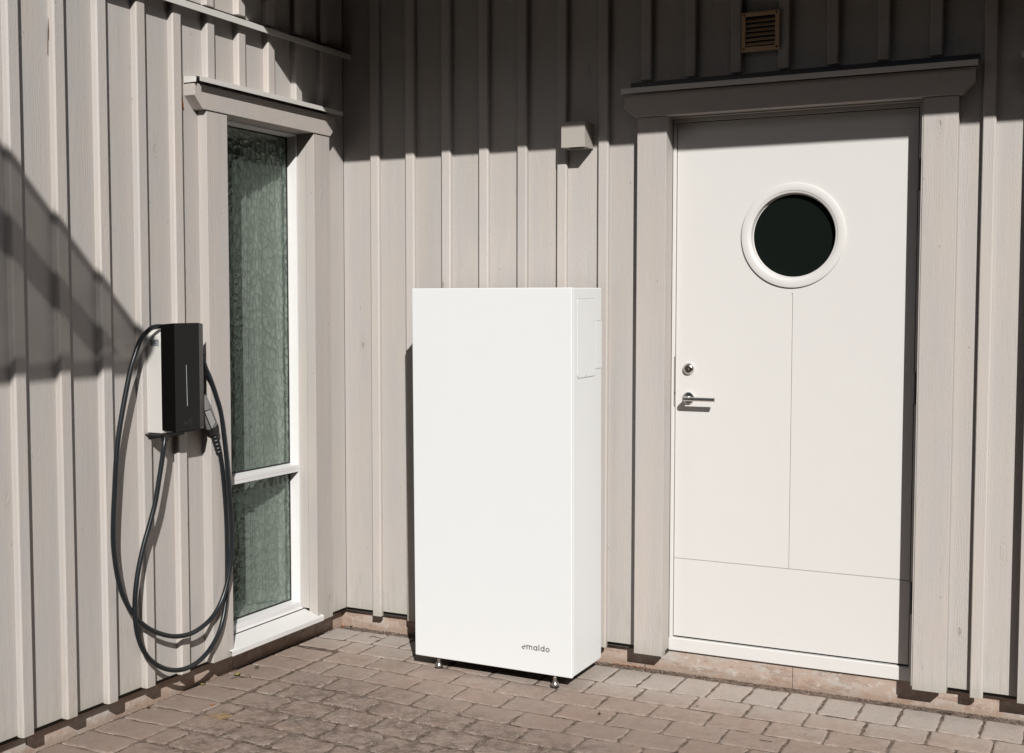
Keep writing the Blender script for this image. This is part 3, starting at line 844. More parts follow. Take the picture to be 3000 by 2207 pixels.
lf.add([(LX0,LY,HZ0),(LX1,LY,HZ0),(LX1,gd,HZ0),(LX0,gd,HZ0)], [(0,1,2,3)]); lf.add([(LX0,LY,HZ1),(LX1,LY,HZ1),(LX1,gd,HZ1),(LX0,gd,HZ1)], [(0,1,2,3)])
for a in (LX0, LX1): lf.add([(a,LY,LZ0),(a,LY,LZ1),(a,0.0515,LZ1),(a,0.0515,LZ0)], [(0,1,2,3)])
for a in (LZ0, LZ1): lf.add([(LX0,LY,a),(LX1,LY,a),(LX1,0.0515,a),(LX0,0.0515,a)], [(0,1,2,3)])
leaf = lf.build('leaf', 'door_white', dr, smooth=None)
# porthole: moulded ring, pane
rg = MB(); rg.lathe([(0.2000, -0.0005), (0.1995, 0.0060), (0.1980, 0.0078), (0.1900, 0.0092), (0.1730, 0.0098), (0.1710, 0.0090), (0.1690, 0.0070), (0.1640, 0.0062), (0.1620, 0.0045), (0.1600, -0.004), (0.1590, -0.0190), (0.1550, -0.0200), (0.155, -0.0230), (0.1745, -0.0230), (0.1745, -0.0002)],
                    (PX, LY, PZ), (0, -1, 0), 96, cap=False)
ring = rg.build('porthole_ring', 'door_white', leaf, smooth='auto')
MB().lathe([(0.158, 0.0), (0.158, 0.001)], (PX, LY + 0.0205, PZ), (0, -1, 0), 64).build('porthole_pane', 'dark_glass', leaf)
# lock cylinder
lk = MB(); lk.lathe([(0.0235, 0.0), (0.0235, 0.003), (0.0222, 0.009), (0.0185, 0.0145), (0.0145, 0.0165), (0.0125, 0.0165)], (1.6195, LY, 1.138), (0, -1, 0), 40)
lock = lk.build('lock_cylinder', 'chrome', leaf, smooth='auto')
st = MB()
def stad(mb, cx_, cz_, w, h, ya, yb, seg=8):
    P_ = []
    for k in range(seg + 1): a = math.pi * k / seg; P_.append((cx_ + w * math.cos(a), cz_ + h + w * math.sin(a)))
    for k in range(seg + 1): a = math.pi + math.pi * k / seg; P_.append((cx_ + w * math.cos(a), cz_ - h + w * math.sin(a)))
    mb.prism(P_, ya, yb, axis='y')
stad(st, 1.6195, 1.138, 0.0100, 0.0055, LY - 0.0180, LY - 0.0165); st.build('keyway_rim', 'chrome', leaf, bevel=0.0005)
st = MB(); stad(st, 1.6195, 1.138, 0.0078, 0.0055, LY - 0.0184, LY - 0.0180); st.build('keyway_core', 'brass_core', leaf)
MB().lathe([(0.0058, 0.0184), (0.0054, 0.0200), (0.001, 0.0202)], (1.6195, LY, 1.1335), (0, -1, 0), 20).build('key_barrel', 'steel', leaf)
MB().box(1.6187, 1.6203, LY - 0.0206, LY - 0.0201, 1.1300, 1.1372).build('keyhole', 'void', leaf)
# lever handle with rose
MB().lathe([(0.0248, 0.0), (0.0248, 0.003), (0.0235, 0.0075), (0.018, 0.0095), (0.0105, 0.0095), (0.0095, 0.040), (0.0085, 0.046)], (1.6195, LY, 1.0205), (0, -1, 0), 40).build('handle_rose', 'chrome', leaf, smooth='auto')
hl = MB()
pts = [(1.6190, LY - 0.012, 1.0205), (1.6165, LY - 0.045, 1.0205), (1.6175, LY - 0.053, 1.0205), (1.6225, LY - 0.0575, 1.0205), (1.632, LY - 0.0585, 1.0205), (1.745, LY - 0.0585, 1.0208)]
hl.tube(spline(pts, 5), 0.0084, 16)
hl.build('lever_handle', 'chrome', leaf, smooth='auto')
# latch plate in the edge gap
MB().box(1.5585, 1.5635, 0.0335, 0.045, 0.985, 1.186).build('latch_plate', 'steel', dr, bevel=0.0008)
MB().box(1.5605, 1.5640, 0.0330, 0.0336, 1.032, 1.045).build('latch_bolt', 'hinge', dr)
for z0, z1 in ((1.809, 1.923), (1.027, 1.147), (0.247, 0.366)):
    hg = MB(); zm = (z0 + z1) / 2
    hg.lathe([(0.002, z0), (0.0068, z0 + 0.003), (0.0068, zm - 0.0008), (0.0058, zm), (0.0068, zm + 0.0008), (0.0068, z1 - 0.003), (0.002, z1)], (2.489, 0.028, 0), (0, 0, 1), 16)
    hg.build('hinge', 'hinge', dr, smooth='auto')
# leaf debris lying on the threshold
tw = MB(); tw.tube([(1.60, 0.036, 0.0452), (1.612, 0.032, 0.0475), (1.625, 0.033, 0.046)], 0.0009, 5)

# ================================================================== SECOND OPENING AT THE RIGHT EDGE
sw = thing('side_window', 'window casing just cut by the right edge of the picture', 'window', (3.2, 0, 0))
MB().box(2.864, 2.975, YC, -0.0008, -0.012, 2.130).build('casing_board', 'trim', sw, bevel=0.0018)
MB().box(3.60, 3.715, YC, -0.0008, -0.012, 2.130).build('casing_board', 'trim', sw, bevel=0.0018)
hp = [(2.875, 2.131), (3.70, 2.131), (3.745, 2.178), (3.745, 2.223), (2.836, 2.223), (2.836, 2.171)]
MB().prism(hp, YH, -0.0008, axis='y').build('head_board', 'head', sw, bevel=0.0018)
cp = MB(); cp.prism([(-0.002, 2.267), (-0.080, 2.256), (-0.080, 2.2355), (-0.0785, 2.2355), (-0.0785, 2.2545), (-0.002, 2.2655)], 2.8287, 3.75, axis='x')
cp.build('drip_cap', 'sheet', sw, bevel=0.0006, seg=1)
fm = MB(); fm.box(2.976, 3.03, -0.01, 0.05, 0.9, 2.12); fm.box(3.545, 3.599, -0.01, 0.05, 0.9, 2.12); fm.box(3.03, 3.545, -0.01, 0.05, 0.9, 0.955); fm.box(3.03, 3.545, -0.01, 0.05, 2.065, 2.12)
fm.build('sash_frame', 'white_wood', sw, bevel=0.0015)
MB().box(3.03, 3.545, 0.03, 0.036, 0.955, 2.065).build('pane', 'dark_glass', sw)
MB().box(2.9755, 3.5995, -0.001, TW, -0.01, 0.89).build('apron_board', 'board', sw)

# ================================================================== EAVE OVER THE BACK WALL
ev = thing('porch_eave', 'deep roof eave above the back wall that shades its upper part', 'eave', (2.5, -0.5, 2.8))
E_ = 1.0; ZE = 2.044 + 0.750 * E_
MB().box(0.024, 6.6, -E_, -0.002, ZE, ZE + 0.022).build('soffit', 'soffit', ev)
MB().box(0.024, 6.6, -E_ - 0.022, -E_ - 0.0004, ZE + 0.004, ZE + 0.20).build('fascia_board', 'trim', ev)
MB().prism([(-E_ - 0.06, ZE + 0.21), (-E_ - 0.06, ZE + 0.235), (0.5, ZE + 0.75), (0.5, ZE + 0.72)], 0.024, 6.6, axis='x').build('roof_slab', 'hinge', ev)

# ================================================================== ADDED NET out of view, shaped to shade the left wall
S_ = Vector((-0.70, 1.0, -0.750))
def upstream(y, z, t=2.15, x=0.0): return Vector((x, y, z)) - S_ * (t - 0.5)
sn = thing('added_shade_net', 'added net out of view, cut to cast the soft shadow wedge on the left wall', 'shade net', upstream(-3.6, 1.14))
def sheet(polys, name, mat):
    mb = MB()
    for P_ in polys: mb.add([upstream(*p) for p in P_], [tuple(range(len(P_)))])
    mb.build(name, mat, sn, smooth=None)
T = (-1.205, 1.205)
low = lambda y: 1.138 if y < -1.33 else 1.138 + (y + 1.33) * 0.54
sheet([[(-1.195, 1.200), (-1.215, 1.165), (-1.37, 1.138), (-4.3, 1.132), (-4.3, 4.30)]], 'shade_cloth', 'shade_cast')
tt = 2.152  # dense strips placed to darken bands within the cast shadow
sheet([[(-1.185, 1.190, tt), (-1.215, 1.160, tt), (-1.37, 1.138, tt), (-4.3, 1.132, tt), (-4.3, 1.195, tt), (-1.42, 1.20, tt)]], 'lower_shade_strip', 'shade_cast_dense')
sheet([[(-1.185, 1.190, tt + .002), (-4.3, 4.34, tt + .002), (-4.3, 4.290, tt + .002), (-1.225, 1.190, tt + .002)]], 'upper_shade_strip', 'shade_cast_dense')
sheet([[(-1.39, 1.215, tt - .004), (-1.50, 1.205, tt - .004), (-4.3, 3.72, tt - .004), (-4.3, 3.98, tt - .004)]], 'mid_shade_strip', 'shade_cast_dense')
pt = MB()
for yz in ((-4.32, 1.12), (-4.32, 4.34)):
    p = upstream(*yz); q = Vector((p.x - .02 * (yz[1] > 2), p.y, -0.19)); pt.tube([q, p + Vector((0, 0, .02))], 0.03, 8)
pt.build('added_post', 'hinge', sn)

# ================================================================== WALL LAMP
lp = thing('wall_lamp', 'small grey cube wall lamp between the corner and the door', 'lamp', (1.17, 0, 2.02))
x0, x1, z0, z1 = 1.1190, 1.2210, 2.0235, 2.1252
y0 = -0.098
sh = MB()
# open-ended square shade: four walls, hollow above and below
t = 0.006
def shell(mb):
    for (a, b_, c_, d_) in ((x0, x1, y0, y0 + t), (x0, x1, -0.0175 - t, -0.0175), (x0, x0 + t, y0 + t, -0.0175 - t), (x1 - t, x1, y0 + t, -0.0175 - t)):
        mb.box(a, b_, c_, d_, z0, z1)
shell(sh); sh.build('shade', 'lamp', lp, bevel=0.0008)
for zz in (z0 + 0.001, z1 - 0.003):
    rim = MB(); xa, xb, ya, yb = x0 + t, x1 - t, y0 + t, -0.0175 - t; w_ = 0.014
    V = [(xa,ya,zz),(xb,ya,zz),(xb,yb,zz),(xa,yb,zz),(xa+w_,ya+w_,zz),(xb-w_,ya+w_,zz),(xb-w_,yb-w_,zz),(xa+w_,yb-w_,zz)]
    V += [(p[0], p[1], p[2] + 0.002) for p in V]
    F = []
    for i in range(4):
        j = (i + 1) % 4; F += [(i, j, j+4, i+4), (i+8, i+12, j+12, j+8), (i+4, j+4, j+12, i+12)]
    rim.add(V, F); rim.build('inner_rim', 'lamp', lp)
MB().box(x0 + t, x1 - t, y0 + t, -0.0175 - t, z0 + 0.010, z1 - 0.010).build('lens', 'lamp_in', lp)
MB().box(x0 + 0.002, x1 - 0.001, -0.0165, -0.0008, z0 + 0.001, z1 - 0.001).build('back_plate', 'lamp', lp, bevel=0.001)

# ================================================================== VENT GRILLE
vg = thing('vent_grille', 'square tan louvred vent grille above the door', 'vent', (1.91, 0, 2.35))
vx0, vx1, vz0, vz1 = 1.838, 1.9835, 2.3495, 2.4975
fr = MB(); b0 = 0.015
for a in ((vx0, vx1, vz1 - b0, vz1), (vx0, vx1, vz0, vz0 + b0 + 0.004), (vx0, vx0 + b0, vz0 + b0 + 0.004, vz1 - b0), (vx1 - b0 - 0.002, vx1, vz0 + b0 + 0.004, vz1 - b0)):
    fr.box(a[0], a[1], -0.033, -0.0235, a[2], a[3])
fr.build('grille_frame', 'vent', vg, bevel=0.0015)
MB().box(vx0 + 0.004, vx1 - 0.004, -0.0232, -0.0228, vz0 + 0.004, vz1 - 0.004).build('backing', 'void', vg)
for k in range(6):
    z = vz0 + b0 + 0.008 + k * 0.0175
    MB().prism([(-0.0325, z), (-0.0325, z + 0.0016), (-0.0245, z + 0.0115), (-0.0245, z + 0.0095)], vx0 + b0, vx1 - b0 - 0.002, axis='x').build('slat', 'vent', vg)
for sx in (vx0 + 0.009, vx1 - 0.011):
    for sz in (vz0 + 0.011, vz1 - 0.009):
        MB().lathe([(0.0038, 0.0), (0.0036, 0.0012), (0.001, 0.0016)], (sx, -0.033, sz), (0, -1, 0), 12).build('screw', 'screw', vg)
MB().box(vx0 + 0.006, vx1 - 0.03, -0.0228, 0.0, vz0 + 0.006, vz1 - 0.006).build('collar', 'void', vg)

# ================================================================== BATTERY CABINET
cb = bpy.data.objects.new('battery_cabinet', None); col.objects.link(cb); cb.empty_display_size = 0.1
cb['label'] = 'tall white metal battery cabinet standing on steel feet before the back wall'; cb['category'] = 'cabinet'
W_, D_, H_ = 0.7087, 0.2935, 1.5076
yaw = -0.0128; tilt = -0.0114
u = Vector((math.cos(yaw), math.sin(yaw), 0)); v = Vector((-math.sin(yaw), math.cos(yaw), 0)); k = (Vector((0, 0, 1)) + tilt * v).normalized()
v = k.cross(u).normalized()
mwc = Matrix((u, v, k)).transposed().to_4x4(); mwc.translation = Vector((1.2966, -0.3767, -0.0501))     # front right bottom corner
cb.matrix_basis = mwc
def cpart(mb, name, mat, parent=cb, **kw):
    """parts given in the cabinet's own axes: x<=0 to the left, y>=0 to the back, z up"""
    o = mb.build(name, mat, None, **kw); o.parent = parent
    if parent is not cb: o.matrix_basis = Matrix.Identity(4)
    return o
DP = 0.0165                                              # front door panel thickness
body = cpart(MB().box(-W_ + 0.001, -0.0012, DP + 0.0012, D_, 0.001, H_ - 0.001), 'body', 'cabinet', bevel=0.004, seg=3)
front = cpart(MB().box(-W_, 0.0, 0.0, DP, 0.0, H_), 'front_panel', 'cabinet', bevel=0.0035, seg=3)
# side hatch with rounded corners, set in a fine gap
def rrect(y0, y1, z0, z1, r, seg=6):
    P_ = []
    for (cy_, cz_, a0) in ((y1 - r, z1 - r, 0), (y0 + r, z1 - r, 90), (y0 + r, z0 + r, 180), (y1 - r, z0 + r, 270)):
        for i in range(seg + 1): a = R(a0 + 90 * i / seg); P_.append((cy_ + r * math.cos(a), cz_ + r * math.sin(a)))
    return P_
hy0, hy1, hz0, hz1 = 0.050, 0.229, 1.160, 1.464
hm = MB(); hm.prism(rrect(hy0 - 0.0012, hy1 + 0.0012, hz0 - 0.0016, hz1 + 0.0022, 0.018), -0.0011, -0.0004, axis='x')
hatch_gap = cpart(hm, 'hatch_gap', 'gap_grey')
hm = MB(); hm.prism(rrect(hy0, hy1, hz0, hz1, 0.017), -0.0010, 0.0012, axis='x')
hatch = cpart(hm, 'side_hatch', 'cabinet', bevel=0.0006)
nt_ = MB(); nt_.prism([(0.128, hz0), (0.133, hz0), (0.1325, hz0 + 0.008), (0.1305, hz0 + 0.011), (0.1285, hz0 + 0.008)], 0.0011, 0.0015, axis='x')
cpart(nt_, 'finger_notch', 'steel', hatch)
cpart(MB().box(-0.0011, -0.0004, 0.232, D_ - 0.002, 1.377, 1.3784), 'rear_gap', 'gap_grey'); cpart(MB().box(-0.0011, -0.0004, 0.232, D_ - 0.002, 1.186, 1.1872), 'rear_gap', 'gap_grey')
cpart(MB().box(-0.0011, 0.0002, 0.2335, D_ - 0.001, 1.1878, 1.3764), 'rear_cover', 'cabinet', bevel=0.0005)
# adjustable steel feet (world upright); local coordinates of the feet
for fx, fy in ((-0.613, 0.030), (-0.081, 0.018), (-0.613, 0.255), (-0.081, 0.255)):
    zb = -0.0478 - 0.0005
    ft = MB(); ft.lathe([(0.0155, zb + 0.004), (0.0165, zb + 0.010), (0.0160, zb + 0.014), (0.0085, zb + 0.0235), (0.0065, zb + 0.0255), (0.0065, zb + 0.030)], (fx, fy, 0), (0, 0, 1), 28)
    foot = cpart(ft, 'foot', 'steel', smooth='auto')
    nu = MB(); nu.lathe([(0.0075, zb + 0.030), (0.0075, zb + 0.0385)], (fx, fy, 0), (0, 0, 1), 6); nu.lathe([(0.005, zb + 0.0385), (0.005, 0.004)], (fx, fy, 0), (0, 0, 1), 12)
    cpart(nu, 'foot_nut', 'steel', foot)
    pd = MB(); pd.lathe([(0.0168, zb - 0.0015), (0.0172, zb + 0.0035), (0.0155, zb + 0.0045)], (fx, fy, 0), (0, 0, 1), 28)
    cpart(pd, 'foot_pad', 'dark_rubber', foot)
# wordmark, flat print on the front
def arc_band(cx_, cz_, r0, r1, a0, a1, seg=14):
    V = []; F = []
    for i in range(seg + 1):
        a = R(a0 + (a1 - a0) * i / seg)
        V += [(cx_ + r0 * math.cos(a), 0, cz_ + r0 * math.sin(a)), (cx_ + r1 * math.cos(a), 0, cz_ + r1 * math.sin(a))]
    for i in range(seg): F.append((2*i, 2*i+1, 2*i+3, 2*i+2))
    return V, F
lg = MB(); hx = 1.0; th_ = 0.235                           # x-height 1
def bar(x0, x1, z0, z1): lg.add([(x0,0,z0),(x1,0,z0),(x1,0,z1),(x0,0,z1)], [(0,1,2,3)])
def ringl(cx_): lg.add(*arc_band(cx_, 0.5, 0.5 - th_, 0.5, 0, 360, 28))
pen = 0.0
# slanted open e
lg.add(*arc_band(0.50, 0.46, 0.5 - th_, 0.5, 170, 300, 12))
lg.add([(0.0, 0, 0.62), (0.04, 0, 0.40), (1.0, 0, 0.40), (0.98, 0, 0.60)], [(0, 1, 2, 3)])
lg.add(*arc_band(0.50, 0.50, 0.5 - th_, 0.5, 5, 84, 10))
pen = 1.18
bar(pen, pen + th_, 0.0, 1.0)
for q in (0, 1):
    c0 = pen + 0.40 + q * 0.62 + 0.02
    lg.add(*arc_band(c0, 0.60, 0.385 - th_ + 0.02, 0.40, 0, 180, 12))
    bar(c0 + 0.185, c0 + 0.40, 0.0, 0.60)
pen += 1.65
ringl(pen + 0.5); bar(pen + 1.0 - th_, pen + 1.0, 0.0, 1.0); pen += 1.26
bar(pen, pen + th_, 0.0, 1.38); pen += 0.48
ringl(pen + 0.5); bar(pen + 1.0 - th_, pen + 1.0, 0.0, 1.38); pen += 1.22
ringl(pen + 0.5); pen += 1.0
sc_ = 0.1215 / pen
lg.v = [(-0.2165 + p[0] * sc_, -0.0008, 0.0905 + p[2] * sc_) for p in lg.v]
cpart(lg, 'wordmark', 'logo', smooth=None)

# ================================================================== EV CHARGER on the left wall
ch = thing('wall_charger', 'black and white wall charger for cars left of the narrow window', 'charger', (0.02, -1.18, 0.92))
by0, by1 = -1.2926, -1.0677
bz0, bz1 = 0.9300, 1.2900
bd = MB()
prof = [(by0, bz0), (by1, bz0), (by1, bz1 - 0.0), (by0 + 0.030, bz1 + 0.012), (by0 + 0.006, bz1 - 0.010), (by0, bz1 - 0.030)]
bd.prism(prof, TW + 0.001, 0.092, axis='x')
back = bd.build('back_box', 'grey_plastic', ch, bevel=0.003)
cv = MB()
zt, zb_ = 1.3250, 0.930
pl_ = [(0.093, by0 - 0.0008), (0.1145, by0 + 0.047), (0.1145, by1 - 0.047), (0.093, by1 + 0.0008)]
# cover: chamfered prism whose ends draw in a little
V = [(x, y, zb_ + (0.012 if i in (0, 3) else 0.0)) for i, (x, y) in enumerate(pl_)] + [(x, y, zt - (0.004 if i in (0, 3) else 0.0)) for i, (x, y) in enumerate(pl_)]
F = [(0, 1, 2, 3), (4, 7, 6, 5), (0, 4, 5, 1), (1, 5, 6, 2), (2, 6, 7, 3), (3, 7, 4, 0)]
cv.add(V, F); cover = cv.build('front_cover', 'black', ch, bevel=0.0022)
ls = MB(); ls.prism([(-1.1866, 1.1717), (-1.1846, 1.1722), (-1.1812, 1.0216), (-1.1838, 1.0216)], 0.1143, 0.1151, axis='x'); ls.build('status_strip', 'led', cover)
em = MB()
def eb(a, b_, c_, d_): em.box(0.1144, 0.1150, a, b_, c_, d_)
for (a, b_, c_, d_) in ((-1.199, -1.190, 0.956, 0.960), (-1.199, -1.195, 0.960, 0.971), (-1.186, -1.183, 0.956, 0.973), (-1.186, -1.178, 0.968, 0.972), (-1.174, -1.171, 0.956, 0.973), (-1.174, -1.166, 0.956, 0.959), (-1.163, -1.160, 0.956, 0.976)): eb(a, b_, c_, d_)
em.build('embossed_mark', 'emboss', cover)
MB().box(0.045, 0.0845, by0 - 0.0011, by0 - 0.0001, 1.2440, 1.2665).build('rating_label', 'label', back)
ink = MB()
for i, (a, b_, z, h) in enumerate(((0.046, 0.053, 1.2605, 0.004), (0.0625, 0.070, 1.2612, 0.0022), (0.0765, 0.083, 1.2612, 0.0022), (0.046, 0.072, 1.2570, 0.0010), (0.046, 0.068, 1.2545, 0.0010), (0.046, 0.080, 1.2520, 0.0010), (0.046, 0.064, 1.2495, 0.0010), (0.046, 0.078, 1.2460, 0.0010))):
    ink.box(a, b_, by0 - 0.0016, by0 - 0.0011, z, z + h)
ink.build('label_print', 'label_ink', back)
bk = MB(); bk.box(TW + 0.001, 0.088, -1.3065, -1.085, 0.9225, 0.9270); bk.box(TW + 0.001, TW + 0.004, -1.2900, -1.10, 0.905, 0.9222)
bk.build('bracket_plate', 'black_matt', ch, bevel=0.001)
MB().lathe([(0.0135, 0.900), (0.0135, 0.9224)], (0.078, -1.262, 0), (0, 0, 1), 16).build('cable_gland', 'dark_rubber', ch)
MB().lathe([(0.003, 0.0), (0.0025, 0.003)], (0.084, -1.16, 0.9222), (0, 0, -1), 10).build('bracket_screw', 'steel', ch)
hk = MB(); hk.box(TW + 0.001, 0.055, -1.066, -1.046, 0.99, 1.15); hk.build('plug_holder', 'black_matt', ch, bevel=0.003)

# charging cable
cc = thing('charging_cable', 'dark charging cable looped in two long coils under the charger', 'cable', (0.06, -1.2, 0.5))
L1 = [(0.060,-1.04,1.21),(0.075,-1.08,1.262),(0.078,-1.14,1.296),(0.078,-1.22,1.306),(0.075,-1.273,1.313),(0.075,-1.304,1.312),(0.075,-1.331,1.304),(0.07,-1.371,1.268),(0.065,-1.4,1.204),(0.06,-1.416,1.153),(0.055,-1.437,1.067),(0.05,-1.462,0.95),(0.048,-1.476,0.853),(0.046,-1.484,0.746),(0.045,-1.491,0.653),(0.045,-1.493,0.559),(0.047,-1.482,0.463),(0.05,-1.459,0.378),(0.053,-1.415,0.302),(0.056,-1.353,0.239),(0.058,-1.274,0.193),(0.06,-1.193,0.166),(0.062,-1.106,0.162),(0.066,-1.019,0.191),(0.07,-0.961,0.247),(0.074,-0.924,0.329),(0.076,-0.904,0.426),(0.076,-0.902,0.536),(0.074,-0.908,0.643),(0.072,-0.915,0.736),(0.07,-0.924,0.829),(0.066,-0.942,0.968),(0.064,-0.964,1.035),(0.06,-0.991,1.102),(0.058,-1.02,1.155),(0.058,-1.035,1.19)]
L2 = [(0.080,-1.262,0.918),(0.085,-1.275,0.885),(0.083,-1.284,0.833),(0.08,-1.296,0.771),(0.075,-1.313,0.685),(0.07,-1.339,0.606),(0.066,-1.368,0.53),(0.064,-1.393,0.447),(0.064,-1.409,0.365),(0.066,-1.413,0.289),(0.068,-1.402,0.215),(0.07,-1.37,0.147),(0.072,-1.319,0.095),(0.074,-1.253,0.058),(0.076,-1.184,0.041),(0.076,-1.11,0.045),(0.074,-1.039,0.072),(0.07,-0.979,0.119),(0.064,-0.939,0.178),(0.058,-0.912,0.256),(0.054,-0.900,0.349),(0.052,-0.897,0.453),(0.052,-0.899,0.56),(0.054,-0.91,0.668),(0.058,-0.928,0.769),(0.06,-0.946,0.835)]
lift = [(x + 0.004, y, z) for x, y, z in L1]
MB().tube(spline(lift, 6), 0.0089, 12).build('cable_loop', 'rubber', cc, smooth=True)
MB().tube(spline(L2, 6), 0.0089, 12).build('cable_loop', 'rubber', cc, smooth=True)
# plug: grey shell with ribbed light grip, black collar and boot
A = Vector((0.058, -1.048, 1.035)); B = Vector((0.060, -0.970, 0.895)); d = (B - A).normalized()
side = Vector((1, 0, 0)); wdt = d.cross(side).normalized()
def loft(mb, secs):
    """secs = [(t along A->B in metres, half width, half depth, sideways offset)] superellipse sections"""
    V = []; sg = 16
    for t, hw, hd, off in secs:
        hw *= 1.3; hd *= 1.15; c = A + d * t + wdt * off
        for i in range(sg):
            a = 2 * math.pi * i / sg; ca, sa = math.cos(a), math.sin(a)
            V.append(c + wdt * hw * (abs(ca) ** .7) * (1 if ca > 0 else -1) + side * hd * (abs(sa) ** .7) * (1 if sa > 0 else -1))
    F = []
    for i in range(len(secs) - 1):
        for k_ in range(sg):
            k2 = (k_ + 1) % sg; F.append((i*sg+k_, i*sg+k2, (i+1)*sg+k2, (i+1)*sg+k_))
    F.append(tuple(range(sg))[::-1]); F.append(tuple((len(secs)-1)*sg + i for i in range(sg)))
    mb.add(V, F)
pg = thing('charging_plug', 'grey plug with ribbed grip hooked at the right side of the charger', 'plug', A)
mb = MB(); loft(mb, [(-0.012, 0.018, 0.016, 0), (0.0, 0.021, 0.019, 0), (0.045, 0.021, 0.020, 0), (0.115, 0.019, 0.0185, 0), (0.122, 0.0185, 0.018, 0)])
shell_ = mb.build('plug_shell', 'plug_grey', pg, smooth='auto')
sgn = -1 if (wdt.dot(Vector((0, 1, 0))) > 0) else 1           # towards the viewer's lower left
mb = MB()
def slab(mb, t0, t1, o0, o1, lift_, th=0.004, taper=0.003):
    c = lambda t, o: A + d * t + wdt * o * 1.3 + side * (lift_ * 1.15)
    P_ = [c(t0, o0), c(t0 + taper, o1), c(t1 - taper, o1), c(t1, o0)]
    V = P_ + [p + side * th for p in P_]
    mb.add(V, [(3,2,1,0),(4,5,6,7),(0,1,5,4),(1,2,6,5),(2,3,7,6),(3,0,4,7)])
slab(mb, 0.036, 0.119, sgn * 0.0200, sgn * -0.0075, 0.0165, 0.0042, 0.010); mb.build('grip_outline', 'dark_rubber', pg, bevel=0.0015)
mb = MB(); slab(mb, 0.041, 0.115, sgn * 0.0185, sgn * -0.0040, 0.0190, 0.0032, 0.009); gp = mb.build('grip_panel', 'plug_light', pg, bevel=0.001)
for i in range(8):
    mb = MB(); t0 = 0.047 + i * 0.0078; slab(mb, t0, t0 + 0.0042, sgn * 0.0170, sgn * -0.0025, 0.0215, 0.0016, 0.0008); mb.build('grip_rib', 'plug_light', gp)
mb = MB(); loft(mb, [(0.1222, 0.0195, 0.019, 0), (0.140, 0.0185, 0.018, 0), (0.155, 0.0150, 0.015, 0)]); mb.build('plug_collar', 'dark_rubber', pg, smooth='auto')
C2 = A + d * 0.150; D2 = Vector((0.06, -0.948, 0.828)); mb = MB()
ns = 21
pts = [C2.lerp(D2, i / (ns - 1)) for i in range(ns)]
mb.tube(pts, [(0.0165 if (i // 2) % 2 == 0 else 0.0130) * (1 - 0.22 * i / ns) for i in range(ns)], 14)
mb.build('strain_relief', 'dark_rubber', pg, smooth='auto')

